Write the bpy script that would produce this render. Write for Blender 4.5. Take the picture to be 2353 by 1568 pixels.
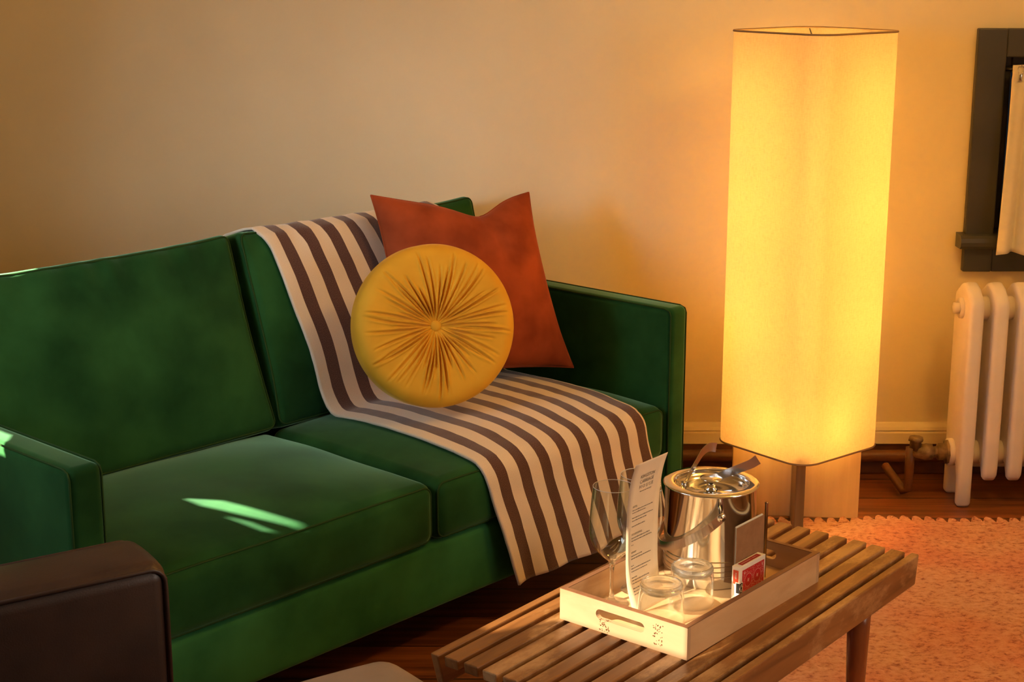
import bpy, bmesh, math, random
from math import sin, cos, pi, sqrt, radians as R
from mathutils import Vector, Matrix, noise
from mathutils.bvhtree import BVHTree

S = bpy.context.scene
for o in list(bpy.data.objects):
    bpy.data.objects.remove(o, do_unlink=True)
COL = S.collection
random.seed(7)

# ------------------------------------------------------------------ camera, world, lights, exposure
CZ = 1.57
cam = bpy.data.cameras.new('camera')
cam.sensor_width = 36.0
cam.lens = 36.0 * 3650 / 2353
cam.clip_start = 0.05
co = bpy.data.objects.new('camera', cam)
COL.objects.link(co)
co.location = (0, 0, CZ)
co.rotation_euler = (pi / 2 - 0.2424, 0, 0)
S.camera = co

S.view_settings.view_transform = 'Standard'
S.view_settings.look = 'None'
S.view_settings.gamma = 1.0
S.view_settings.use_curve_mapping = False
S.view_settings.exposure = 0.0
S.cycles.max_bounces = 10
S.cycles.transparent_max_bounces = 24
S.cycles.sample_clamp_indirect = 40.0
S.cycles.use_denoising = True
S.cycles.caustics_reflective = True
S.cycles.caustics_refractive = True
S.cycles.blur_glossy = 0.5

w = bpy.data.worlds.new('world')
S.world = w
w.use_nodes = True
w.node_tree.nodes['Background'].inputs[0].default_value = (0.80, 0.86, 1.0, 1)
w.node_tree.nodes['Background'].inputs[1].default_value = 0.012

SUN_D = Vector((0.75, 0.62, -0.66)).normalized()
sl = bpy.data.lights.new('sun', 'SUN')
sl.energy = 50.0
sl.angle = R(0.35)
sl.color = (1.0, 0.86, 0.66)
so = bpy.data.objects.new('sun', sl)
COL.objects.link(so)
so.rotation_euler = SUN_D.to_track_quat('-Z', 'Y').to_euler()

# daylight entering past the added blind of the off-picture window in the left wall
al = bpy.data.lights.new('window_daylight', 'AREA')
al.shape = 'RECTANGLE'
al.size = 0.95
al.size_y = 0.80
al.energy = 12.0
al.spread = R(130)
al.color = (0.86, 0.95, 1.0)
ao = bpy.data.objects.new('window_daylight', al)
COL.objects.link(ao)
ao.location = (-1.74, 2.15, 1.45)
ao.rotation_euler = Vector((1.0, 0.0, -0.25)).to_track_quat('-Z', 'Y').to_euler()

a2 = bpy.data.lights.new('window_daylight', 'AREA')
a2.shape = 'RECTANGLE'
a2.size = 0.5
a2.size_y = 0.5
a2.energy = 2.2
a2.spread = R(46)
a2.color = (0.92, 0.97, 1.0)
ao2 = bpy.data.objects.new('window_daylight', a2)
COL.objects.link(ao2)
ao2.location = (-1.74, 1.95, 1.35)
ao2.rotation_euler = Vector((1.42, 2.72, -0.42)).to_track_quat('-Z', 'Y').to_euler()

# daylight from the window side of the room to the right
a3 = bpy.data.lights.new('window_daylight', 'AREA')
a3.shape = 'RECTANGLE'
a3.size = 1.2
a3.size_y = 1.0
a3.energy = 11.0
a3.spread = R(112)
a3.color = (1.0, 0.89, 0.76)
ao3 = bpy.data.objects.new('window_daylight', a3)
COL.objects.link(ao3)
ao3.location = (2.62, 1.6, 1.35)
ao3.rotation_euler = Vector((-1.0, 0.30, -0.22)).to_track_quat('-Z', 'Y').to_euler()

# added warm fill light, unseen above the frame
pl = bpy.data.lights.new('warm_fill', 'POINT')
pl.energy = 37.0
pl.shadow_soft_size = 0.14
pl.color = (1.0, 0.55, 0.12)
po = bpy.data.objects.new('warm_fill', pl)
COL.objects.link(po)
po.location = (1.30, 2.90, 2.30)

# ------------------------------------------------------------------ materials
def new_mat(name):
    m = bpy.data.materials.new(name)
    m.use_nodes = True
    nt = m.node_tree
    return m, nt, nt.nodes['Principled BSDF'], nt.nodes['Material Output']


def N(nt, typ, **kw):
    n = nt.nodes.new(typ)
    for k, v in kw.items():
        setattr(n, k, v)
    return n


def ramp(nt, stops):
    r = N(nt, 'ShaderNodeValToRGB')
    e = r.color_ramp.elements
    while len(e) < len(stops):
        e.new(0.5)
    for i, (p, c) in enumerate(stops):
        e[i].position = p
        e[i].color = (*c, 1)
    return r


def coords(nt, scale=(1, 1, 1), rot=(0, 0, 0), kind='Object'):
    tc = N(nt, 'ShaderNodeTexCoord')
    mp = N(nt, 'ShaderNodeMapping')
    mp.inputs['Scale'].default_value = scale
    mp.inputs['Rotation'].default_value = rot
    nt.links.new(tc.outputs[kind], mp.inputs['Vector'])
    return mp.outputs['Vector']


def noise_mat(name, c1, c2, scale=(8, 8, 8), detail=4, rough=0.6, bump=0.0, bscale=200, bdist=0.001,
              sheen=0, stint=(1, 1, 1), metallic=0, spec=0.5, lo=0.35, hi=0.65, coat=0, srough=0.4):
    m, nt, b, out = new_mat(name)
    v = coords(nt, scale)
    n = N(nt, 'ShaderNodeTexNoise')
    n.inputs['Scale'].default_value = 1
    n.inputs['Detail'].default_value = detail
    nt.links.new(v, n.inputs['Vector'])
    r = ramp(nt, [(lo, c1), (hi, c2)])
    nt.links.new(n.outputs['Fac'], r.inputs['Fac'])
    nt.links.new(r.outputs['Color'], b.inputs['Base Color'])
    b.inputs['Roughness'].default_value = rough
    b.inputs['Metallic'].default_value = metallic
    b.inputs['Specular IOR Level'].default_value = spec
    b.inputs['Sheen Weight'].default_value = sheen
    b.inputs['Sheen Tint'].default_value = (*stint, 1)
    b.inputs['Sheen Roughness'].default_value = srough
    b.inputs['Coat Weight'].default_value = coat
    if bump:
        v2 = coords(nt, (bscale,) * 3)
        n2 = N(nt, 'ShaderNodeTexNoise')
        n2.inputs['Scale'].default_value = 1
        n2.inputs['Detail'].default_value = 3
        nt.links.new(v2, n2.inputs['Vector'])
        bp = N(nt, 'ShaderNodeBump')
        bp.inputs['Strength'].default_value = bump
        bp.inputs['Distance'].default_value = bdist
        nt.links.new(n2.outputs['Fac'], bp.inputs['Height'])
        nt.links.new(bp.outputs['Normal'], b.inputs['Normal'])
    return m


def wood_mat(name, c1, c2, c3, axis=0, rough=0.45, scale=6.0, stretch=0.08, spec=0.5, patch=0.35, coat=0.0, extra=None):
    """grain runs along the local axis; c3 = worn, lighter patches"""
    m, nt, b, out = new_mat(name)
    sc = [scale * 6] * 3
    sc[axis] = scale * 6 * stretch
    v = coords(nt, sc)
    n = N(nt, 'ShaderNodeTexNoise')
    n.inputs['Scale'].default_value = 1
    n.inputs['Detail'].default_value = 6
    n.inputs['Distortion'].default_value = 0.6
    nt.links.new(v, n.inputs['Vector'])
    r = ramp(nt, [(0.3, c1), (0.7, c2)])
    nt.links.new(n.outputs['Fac'], r.inputs['Fac'])
    sc2 = [scale * 1.6] * 3
    sc2[axis] = scale * 0.7
    v2 = coords(nt, sc2)
    n2 = N(nt, 'ShaderNodeTexNoise')
    n2.inputs['Scale'].default_value = 1
    n2.inputs['Detail'].default_value = 8
    n2.inputs['Roughness'].default_value = 0.7
    nt.links.new(v2, n2.inputs['Vector'])
    r2 = ramp(nt, [(0.5, (0, 0, 0)), (0.62, (patch,) * 3)])
    nt.links.new(n2.outputs['Fac'], r2.inputs['Fac'])
    mx = N(nt, 'ShaderNodeMix', data_type='RGBA')
    nt.links.new(r2.outputs['Color'], mx.inputs['Factor'])
    nt.links.new(r.outputs['Color'], mx.inputs[6])
    mx.inputs[7].default_value = (*c3, 1)
    nt.links.new(mx.outputs[2], b.inputs['Base Color'])
    b.inputs['Roughness'].default_value = rough
    b.inputs['Specular IOR Level'].default_value = spec
    b.inputs['Coat Weight'].default_value = coat
    b.inputs['Coat Roughness'].default_value = 0.2
    bp = N(nt, 'ShaderNodeBump')
    bp.inputs['Strength'].default_value = 0.12
    bp.inputs['Distance'].default_value = 0.002
    nt.links.new(n.outputs['Fac'], bp.inputs['Height'])
    nt.links.new(bp.outputs['Normal'], b.inputs['Normal'])
    return m


def plain(name, c, rough=0.5, metallic=0, spec=0.5, emit=None, estr=0):
    m, nt, b, out = new_mat(name)
    b.inputs['Base Color'].default_value = (*c, 1)
    b.inputs['Roughness'].default_value = rough
    b.inputs['Metallic'].default_value = metallic
    b.inputs['Specular IOR Level'].default_value = spec
    if emit:
        b.inputs['Emission Color'].default_value = (*emit, 1)
        b.inputs['Emission Strength'].default_value = estr
    return m


def thin_glass(name, tint=(0.97, 0.98, 0.97), edge=1.0):
    """thin-walled clear glass: transparent with a Fresnel reflection"""
    m, nt, b, out = new_mat(name)
    nt.nodes.remove(b)
    t = N(nt, 'ShaderNodeBsdfTransparent')
    t.inputs[0].default_value = (*tint, 1)
    g = N(nt, 'ShaderNodeBsdfGlossy')
    g.inputs['Color'].default_value = (1, 1, 1, 1)
    g.inputs['Roughness'].default_value = 0.02
    f = N(nt, 'ShaderNodeLayerWeight')
    f.inputs['Blend'].default_value = 0.5
    pw = N(nt, 'ShaderNodeMath', operation='POWER')
    pw.inputs[1].default_value = 3.0
    nt.links.new(f.outputs['Facing'], pw.inputs[0])
    mm = N(nt, 'ShaderNodeMath', operation='MULTIPLY_ADD')
    mm.inputs[1].default_value = edge
    mm.inputs[2].default_value = 0.03
    nt.links.new(pw.outputs[0], mm.inputs[0])
    mix = N(nt, 'ShaderNodeMixShader')
    nt.links.new(mm.outputs[0], mix.inputs[0])
    nt.links.new(t.outputs[0], mix.inputs[1])
    nt.links.new(g.outputs[0], mix.inputs[2])
    nt.links.new(mix.outputs[0], out.inputs['Surface'])
    return m


def thick_glass(name):
    m, nt, b, out = new_mat(name)
    nt.nodes.remove(b)
    t = N(nt, 'ShaderNodeBsdfTransparent')
    t.inputs[0].default_value = (0.96, 0.97, 0.96, 1)
    g = N(nt, 'ShaderNodeBsdfGlass')
    g.inputs['IOR'].default_value = 1.45
    g.inputs['Roughness'].default_value = 0.0
    mix = N(nt, 'ShaderNodeMixShader')
    mix.inputs[0].default_value = 0.75
    nt.links.new(t.outputs[0], mix.inputs[1])
    nt.links.new(g.outputs[0], mix.inputs[2])
    nt.links.new(mix.outputs[0], out.inputs['Surface'])
    return m


M = {}
M['plaster'] = noise_mat('cream_plaster', (0.79, 0.68, 0.47), (0.84, 0.73, 0.51), (3, 3, 3), 5, 0.85, 0.25, 45, 0.002, spec=0.25)
M['velvet'] = noise_mat('green_velvet', (0.008, 0.050, 0.013), (0.024, 0.110, 0.031), (5, 5, 5), 5, 0.85, 0.18, 900, 0.0006,
                        sheen=1.0, stint=(0.40, 0.76, 0.52), spec=0.1, srough=0.33)
M['velvet_lit'] = noise_mat('green_velvet_painted_sheen', (0.020, 0.115, 0.036), (0.044, 0.205, 0.070), (5, 5, 5), 5, 0.85, 0.18, 900, 0.0006, sheen=1.0, stint=(0.40, 0.76, 0.52), spec=0.1, srough=0.33)  # lighter copy of the velvet; the base's brighter sheen is painted into its colour
M['velvet_seam'] = plain('green_velvet_piping', (0.02, 0.06, 0.014), 0.8, spec=0.2)
M['rust'] = noise_mat('rust_velvet', (0.25, 0.044, 0.013), (0.40, 0.078, 0.024), (10, 10, 10), 3, 0.8, 0.15, 900, 0.0006,
                      sheen=0.5, stint=(0.9, 0.35, 0.2), spec=0.15, srough=0.35)
M['mustard'] = noise_mat('mustard_velvet', (0.74, 0.38, 0.026), (0.84, 0.46, 0.036), (10, 10, 10), 3, 0.75, 0.12, 900, 0.0006,
                         sheen=0.5, stint=(1.0, 0.72, 0.25), spec=0.2, srough=0.35)
M['leather'] = noise_mat('dark_brown_leather', (0.030, 0.014, 0.010), (0.050, 0.024, 0.017), (9, 9, 9), 4, 0.42, 0.35, 330, 0.0006, spec=0.5)
M['taupe'] = noise_mat('taupe_leather', (0.24, 0.175, 0.125), (0.29, 0.21, 0.155), (9, 9, 9), 4, 0.5, 0.3, 330, 0.0006, spec=0.45)
M['bench'] = wood_mat('worn_brown_wood', (0.13, 0.050, 0.014), (0.30, 0.130, 0.040), (0.50, 0.30, 0.135), 0, 0.36, 6, 0.10, 0.5, 0.8)
M['bench_leg'] = wood_mat('polished_red_brown_wood', (0.20, 0.055, 0.014), (0.32, 0.10, 0.028), (0.36, 0.13, 0.04), 2, 0.25, 6, 0.1, 0.6, 0.2)
M['tray'] = wood_mat('pale_acacia_wood', (0.54, 0.32, 0.16), (0.76, 0.53, 0.31), (0.42, 0.20, 0.09), 0, 0.42, 3.5, 0.12, 0.4, 0.35)
M['tray_end'] = wood_mat('pale_acacia_end', (0.46, 0.29, 0.165), (0.58, 0.39, 0.245), (0.40, 0.22, 0.11), 1, 0.42, 3.5, 0.12, 0.4, 0.3)
M['tray_rim'] = wood_mat('tray_brown_rim', (0.16, 0.07, 0.035), (0.24, 0.11, 0.055), (0.2, 0.1, 0.05), 0, 0.5, 5, 0.12, 0.4, 0.2)
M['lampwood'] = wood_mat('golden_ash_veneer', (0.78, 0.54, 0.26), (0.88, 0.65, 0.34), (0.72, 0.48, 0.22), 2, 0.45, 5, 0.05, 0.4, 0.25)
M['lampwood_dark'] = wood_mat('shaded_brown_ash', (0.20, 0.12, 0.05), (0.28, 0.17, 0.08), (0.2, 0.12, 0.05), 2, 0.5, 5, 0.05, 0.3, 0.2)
M['gray_paint'] = noise_mat('charcoal_gloss_paint', (0.050, 0.050, 0.052), (0.062, 0.061, 0.063), (6, 6, 6), 3, 0.38, 0.15, 60, 0.002)
M['radiator'] = noise_mat('chipped_white_enamel', (0.82, 0.74, 0.68), (0.87, 0.79, 0.73), (12, 12, 12), 4, 0.35, 0.2, 70, 0.002)
M['pipe'] = noise_mat('brown_painted_pipe', (0.095, 0.032, 0.011), (0.17, 0.060, 0.018), (14, 14, 14), 4, 0.4, 0.2, 90, 0.002)
M['valve'] = noise_mat('tarnished_brass', (0.15, 0.10, 0.045), (0.34, 0.24, 0.13), (40, 40, 40), 5, 0.5, 0.4, 150, 0.002, metallic=0.4)
M['linen'] = noise_mat('cream_curtain_cotton', (0.80, 0.72, 0.60), (0.84, 0.76, 0.64), (30, 30, 30), 3, 0.9, 0.2, 700, 0.0008, sheen=0.2)
M['steel'] = plain('polished_steel', (0.74, 0.73, 0.72), 0.10, 1.0)
M['steel_brush'] = plain('satin_steel', (0.70, 0.68, 0.66), 0.24, 1.0)
M['steel_dark'] = plain('tongs_steel', (0.55, 0.54, 0.55), 0.2, 1.0)
M['glass'] = thin_glass('thin_clear_glass')
M['tumbler'] = thick_glass('thick_clear_glass')
M['rimglass'] = plain('polished_glass_rim', (0.80, 0.80, 0.78), 0.06, 0.0, 0.9)
M['rimglass'].node_tree.nodes['Principled BSDF'].inputs['Alpha'].default_value = 0.75
M['pane'] = thin_glass('window_pane_glass', (0.9, 0.93, 0.95), 1.0)
M['card'] = noise_mat('cream_card', (0.80, 0.68, 0.51), (0.84, 0.72, 0.55), (20, 20, 20), 2, 0.8)
M['ink'] = plain('dark_grey_ink', (0.16, 0.135, 0.11), 0.8)
M['kraft'] = noise_mat('kraft_paper', (0.26, 0.135, 0.065), (0.31, 0.165, 0.080), (60, 60, 60), 4, 0.85)
M['paper'] = plain('white_pages', (0.78, 0.76, 0.72), 0.9)
M['deck_white'] = plain('white_box_card', (0.78, 0.74, 0.70), 0.45)
M['deck_red'] = plain('red_print', (0.50, 0.012, 0.02), 0.4)
M['deck_pink'] = plain('red_and_white_lace_print', (0.58, 0.11, 0.10), 0.4)
M['deck_orange'] = plain('orange_red_print', (0.60, 0.06, 0.02), 0.4)
M['seal'] = plain('black_seal_paper', (0.012, 0.012, 0.014), 0.4)
M['white_ink'] = plain('white_print', (0.82, 0.79, 0.76), 0.5)
M['bind'] = plain('brown_shade_binding', (0.30, 0.19, 0.10), 0.8)
M['rod'] = plain('black_iron_rod', (0.015, 0.015, 0.016), 0.35)
M['gobo'] = plain('dark_gobo_panel', (0.25, 0.22, 0.18), 0.9)
m_, nt_, b_, o_ = new_mat('sunbeam_filter')  # added see-through film that weakens the sunbeam on the tray
nt_.nodes.remove(b_)
t_ = N(nt_, 'ShaderNodeBsdfTransparent')
t_.inputs[0].default_value = (0.51, 0.49, 0.45, 1)
nt_.links.new(t_.outputs[0], o_.inputs['Surface'])
M['sun_filter'] = m_
M['black_gap'] = plain('dark_lining', (0.01, 0.012, 0.008), 0.95)


def floor_material():
    m, nt, b, out = new_mat('red_brown_floorboards')
    tc = N(nt, 'ShaderNodeTexCoord')
    v = coords(nt, (2.5, 40, 1))
    n = N(nt, 'ShaderNodeTexNoise')
    n.inputs['Scale'].default_value = 1
    n.inputs['Detail'].default_value = 7
    nt.links.new(v, n.inputs['Vector'])
    r = ramp(nt, [(0.3, (0.085, 0.022, 0.008)), (0.75, (0.30, 0.095, 0.028))])
    nt.links.new(n.outputs['Fac'], r.inputs['Fac'])
    sep = N(nt, 'ShaderNodeSeparateXYZ')
    nt.links.new(tc.outputs['Object'], sep.inputs[0])
    # board gaps every 0.17 m along y
    d = N(nt, 'ShaderNodeMath', operation='DIVIDE')
    d.inputs[1].default_value = 0.17
    nt.links.new(sep.outputs['Y'], d.inputs[0])
    fr = N(nt, 'ShaderNodeMath', operation='FRACT')
    nt.links.new(d.outputs[0], fr.inputs[0])
    gp = N(nt, 'ShaderNodeMath', operation='LESS_THAN')
    gp.inputs[1].default_value = 0.026
    nt.links.new(fr.outputs[0], gp.inputs[0])
    fl = N(nt, 'ShaderNodeMath', operation='FLOOR')
    nt.links.new(d.outputs[0], fl.inputs[0])
    wn = N(nt, 'ShaderNodeTexWhiteNoise', noise_dimensions='1D')
    nt.links.new(fl.outputs[0], wn.inputs['W'])
    hs = N(nt, 'ShaderNodeHueSaturation')
    mr = N(nt, 'ShaderNodeMapRange')
    mr.inputs['To Min'].default_value = 0.75
    mr.inputs['To Max'].default_value = 1.35
    nt.links.new(wn.outputs['Value'], mr.inputs['Value'])
    nt.links.new(mr.outputs[0], hs.inputs['Value'])
    nt.links.new(r.outputs['Color'], hs.inputs['Color'])
    mx = N(nt, 'ShaderNodeMix', data_type='RGBA')
    nt.links.new(gp.outputs[0], mx.inputs['Factor'])
    nt.links.new(hs.outputs['Color'], mx.inputs[6])
    mx.inputs[7].default_value = (0.006, 0.003, 0.002, 1)
    nt.links.new(mx.outputs[2], b.inputs['Base Color'])
    b.inputs['Roughness'].default_value = 0.32
    bp = N(nt, 'ShaderNodeBump')
    bp.inputs['Strength'].default_value = 0.15
    bp.inputs['Distance'].default_value = 0.003
    nt.links.new(n.outputs['Fac'], bp.inputs['Height'])
    nt.links.new(bp.outputs['Normal'], b.inputs['Normal'])
    return m


def blanket_material():
    m, nt, b, out = new_mat('brown_and_cream_stripe_weave')
    tc = N(nt, 'ShaderNodeTexCoord')
    sep = N(nt, 'ShaderNodeSeparateXYZ')
    nt.links.new(tc.outputs['UV'], sep.inputs[0])
    s = N(nt, 'ShaderNodeMath', operation='SUBTRACT')
    s.inputs[1].default_value = 0.034
    nt.links.new(sep.outputs['X'], s.inputs[0])
    d = N(nt, 'ShaderNodeMath', operation='DIVIDE')
    d.inputs[1].default_value = 0.0765
    nt.links.new(s.outputs[0], d.inputs[0])
    fr = N(nt, 'ShaderNodeMath', operation='FRACT')
    nt.links.new(d.outputs[0], fr.inputs[0])
    lt = N(nt, 'ShaderNodeMath', operation='LESS_THAN')
    lt.inputs[1].default_value = 0.475
    nt.links.new(fr.outputs[0], lt.inputs[0])
    gt = N(nt, 'ShaderNodeMath', operation='GREATER_THAN')
    gt.inputs[1].default_value = 0.0
    nt.links.new(s.outputs[0], gt.inputs[0])
    ml = N(nt, 'ShaderNodeMath', operation='MULTIPLY')
    nt.links.new(lt.outputs[0], ml.inputs[0])
    nt.links.new(gt.outputs[0], ml.inputs[1])
    n = N(nt, 'ShaderNodeTexNoise')
    n.inputs['Scale'].default_value = 650
    n.inputs['Detail'].default_value = 2
    nt.links.new(tc.outputs['UV'], n.inputs['Vector'])
    rb = ramp(nt, [(0.4, (0.055, 0.018, 0.012)), (0.72, (0.20, 0.105, 0.075))])
    nt.links.new(n.outputs['Fac'], rb.inputs['Fac'])
    rc = ramp(nt, [(0.3, (0.72, 0.62, 0.49)), (0.7, (0.84, 0.74, 0.61))])
    nt.links.new(n.outputs['Fac'], rc.inputs['Fac'])
    mx = N(nt, 'ShaderNodeMix', data_type='RGBA')
    nt.links.new(ml.outputs[0], mx.inputs['Factor'])
    nt.links.new(rc.outputs['Color'], mx.inputs[6])
    nt.links.new(rb.outputs['Color'], mx.inputs[7])
    nt.links.new(mx.outputs[2], b.inputs['Base Color'])
    b.inputs['Roughness'].default_value = 0.95
    b.inputs['Specular IOR Level'].default_value = 0.1
    b.inputs['Sheen Weight'].default_value = 0.5
    bp = N(nt, 'ShaderNodeBump')
    bp.inputs['Strength'].default_value = 0.3
    bp.inputs['Distance'].default_value = 0.001
    nt.links.new(n.outputs['Fac'], bp.inputs['Height'])
    nt.links.new(bp.outputs['Normal'], b.inputs['Normal'])
    return m


def rug_material():
    m, nt, b, out = new_mat('faded_terracotta_pile')
    v = coords(nt, (55, 90, 55))
    n = N(nt, 'ShaderNodeTexNoise')
    n.inputs['Scale'].default_value = 1
    n.inputs['Detail'].default_value = 6
    n.inputs['Roughness'].default_value = 0.7
    nt.links.new(v, n.inputs['Vector'])
    r = ramp(nt, [(0.33, (0.34, 0.085, 0.035)), (0.47, (0.72, 0.35, 0.19)), (0.75, (0.86, 0.52, 0.33))])
    nt.links.new(n.outputs['Fac'], r.inputs['Fac'])
    v2 = coords(nt, (3.2, 3.2, 3.2))
    n2 = N(nt, 'ShaderNodeTexNoise')
    n2.inputs['Scale'].default_value = 1
    n2.inputs['Detail'].default_value = 5
    nt.links.new(v2, n2.inputs['Vector'])
    r2 = ramp(nt, [(0.42, (0, 0, 0)), (0.68, (0.6, 0.6, 0.6))])
    nt.links.new(n2.outputs['Fac'], r2.inputs['Fac'])
    mx = N(nt, 'ShaderNodeMix', data_type='RGBA', blend_type='MULTIPLY')
    nt.links.new(r2.outputs['Color'], mx.inputs['Factor'])
    nt.links.new(r.outputs['Color'], mx.inputs[6])
    mx.inputs[7].default_value = (1.0, 0.55, 0.48, 1)
    nt.links.new(mx.outputs[2], b.inputs['Base Color'])
    b.inputs['Roughness'].default_value = 0.95
    b.inputs['Specular IOR Level'].default_value = 0.1
    b.inputs['Sheen Weight'].default_value = 0.15
    bp = N(nt, 'ShaderNodeBump')
    bp.inputs['Strength'].default_value = 0.8
    bp.inputs['Distance'].default_value = 0.008
    nt.links.new(n.outputs['Fac'], bp.inputs['Height'])
    nt.links.new(bp.outputs['Normal'], b.inputs['Normal'])
    return m


def shade_material():
    m, nt, b, out = new_mat('translucent_linen_shade')
    nt.nodes.remove(b)
    v = coords(nt, (90, 90, 700))
    n = N(nt, 'ShaderNodeTexNoise')
    n.inputs['Scale'].default_value = 1
    n.inputs['Detail'].default_value = 4
    nt.links.new(v, n.inputs['Vector'])
    v2 = coords(nt, (500, 500, 60))
    n2 = N(nt, 'ShaderNodeTexNoise')
    n2.inputs['Scale'].default_value = 1
    n2.inputs['Detail'].default_value = 3
    nt.links.new(v2, n2.inputs['Vector'])
    ad = N(nt, 'ShaderNodeMath', operation='ADD')
    nt.links.new(n.outputs['Fac'], ad.inputs[0])
    nt.links.new(n2.outputs['Fac'], ad.inputs[1])
    r = ramp(nt, [(0.70, (0.56, 0.42, 0.25)), (1.0, (0.72, 0.57, 0.39)), (1.25, (0.78, 0.63, 0.45))])
    hf = N(nt, 'ShaderNodeMath', operation='MULTIPLY')
    hf.inputs[1].default_value = 0.8
    nt.links.new(ad.outputs[0], hf.inputs[0])
    nt.links.new(hf.outputs[0], r.inputs['Fac'])
    r.color_ramp.elements[0].position = 0.56
    r.color_ramp.elements[1].position = 0.80
    r.color_ramp.elements[2].position = 1.0
    t = N(nt, 'ShaderNodeBsdfTranslucent')
    nt.links.new(r.outputs['Color'], t.inputs['Color'])
    d = N(nt, 'ShaderNodeBsdfDiffuse')
    d.inputs['Color'].default_value = (0.72, 0.60, 0.42, 1)
    mix = N(nt, 'ShaderNodeMixShader')
    mix.inputs[0].default_value = 0.5
    nt.links.new(t.outputs[0], mix.inputs[1])
    nt.links.new(d.outputs[0], mix.inputs[2])
    nt.links.new(mix.outputs[0], out.inputs['Surface'])
    return m


M['floor'] = floor_material()
M['blanket'] = blanket_material()
M['rug'] = rug_material()
M['shade'] = shade_material()

# ------------------------------------------------------------------ object helpers
def link_mesh(name, verts, faces, mat, parent=None, smooth=True, loc=None, uv=None, mats=None):
    me = bpy.data.meshes.new(name)
    me.from_pydata([tuple(v) for v in verts], [], faces)
    me.update()
    return link_me(name, me, mat, parent, smooth, loc, uv, mats)


def link_me(name, me, mat, parent=None, smooth=True, loc=None, uv=None, mats=None):
    for mm in (mats or [mat]):
        me.materials.append(mm)
    if smooth:
        me.polygons.foreach_set('use_smooth', [True] * len(me.polygons))
    if uv is not None:
        l = me.uv_layers.new(name='UVMap')
        for lp in me.loops:
            l.data[lp.index].uv = uv[lp.vertex_index]
    o = bpy.data.objects.new(name, me)
    COL.objects.link(o)
    if parent is not None:
        o.parent = parent
    if loc is not None:
        o.location = loc
    return o


def bm_obj(name, bm, mat, parent=None, smooth=False, loc=None, mats=None):
    bmesh.ops.recalc_face_normals(bm, faces=bm.faces)
    me = bpy.data.meshes.new(name)
    bm.to_mesh(me)
    bm.free()
    return link_me(name, me, mat, parent, smooth, loc, None, mats)


def thing(name, label, cat, loc=(0, 0, 0), rz=0.0, group=None):
    o = bpy.data.objects.new(name, None)
    o.empty_display_size = 0.1
    COL.objects.link(o)
    o.location = loc
    o.rotation_euler = (0, 0, rz)
    o['label'] = label
    o['category'] = cat
    if group:
        o['group'] = group
    return o


def tag(o, label, cat, group=None):
    o['label'] = label
    o['category'] = cat
    if group:
        o['group'] = group
    return o


def struct(o):
    o['kind'] = 'structure'
    return o


def add_box(bm, x0, x1, y0, y1, z0, z1, bevel=0.0, seg=2):
    r = bmesh.ops.create_cube(bm, size=1.0)
    vs = r['verts']
    for v in vs:
        v.co = Vector((x0 + (v.co.x + 0.5) * (x1 - x0), y0 + (v.co.y + 0.5) * (y1 - y0), z0 + (v.co.z + 0.5) * (z1 - z0)))
    if bevel > 0:
        es = list({e for v in vs for e in v.link_edges})
        bmesh.ops.bevel(bm, geom=es, offset=bevel, segments=seg, profile=0.5, affect='EDGES')
    return vs


def box(name, x0, x1, y0, y1, z0, z1, mat, parent=None, bevel=0.002, seg=2, smooth=False):
    bm = bmesh.new()
    add_box(bm, x0, x1, y0, y1, z0, z1, bevel, seg)
    o = bm_obj(name, bm, mat, parent, smooth)
    return o


def rbox_pts(hx, hy, hz, r, n=(12, 12, 8), deform=None):
    """rounded box centred on the origin as verts, faces (shared seams welded)"""
    bm = bmesh.new()
    idx = {}

    def key(p):
        return (round(p[0], 5), round(p[1], 5), round(p[2], 5))

    def lin(h, k):
        # parameter spread with points concentrated at the ends
        out = []
        inner = [-(h - r) + 2 * (h - r) * i / k for i in range(k + 1)]
        ends = [r * (1 - t) for t in (0.0, 0.12, 0.3, 0.55, 0.8)]
        out = [-(h - r) - e for e in ends] + inner + [(h - r) + e for e in reversed(ends)]
        return out

    LX, LY, LZ = lin(hx, n[0]), lin(hy, n[1]), lin(hz, n[2])

    def vert(p):
        k = key(p)
        if k in idx:
            return idx[k]
        q = Vector((max(-(hx - r), min(hx - r, p[0])), max(-(hy - r), min(hy - r, p[1])), max(-(hz - r), min(hz - r, p[2]))))
        d = Vector(p) - q
        if d.length > 1e-9:
            d = d.normalized() * r
        c = q + d
        if deform:
            c = deform(c)
        idx[k] = bm.verts.new(c)
        return idx[k]

    def face(grid):
        for i in range(len(grid) - 1):
            for j in range(len(grid[0]) - 1):
                a = [grid[i][j], grid[i + 1][j], grid[i + 1][j + 1], grid[i][j + 1]]
                if len(set(a)) == 4:
                    try:
                        bm.faces.new(a)
                    except ValueError:
                        pass

    for sz in (-hz, hz):
        face([[vert((x, y, sz)) for y in LY] for x in LX])
    for sy in (-hy, hy):
        face([[vert((x, sy, z)) for z in LZ] for x in LX])
    for sx in (-hx, hx):
        face([[vert((sx, y, z)) for z in LZ] for y in LY])
    return bm


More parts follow.
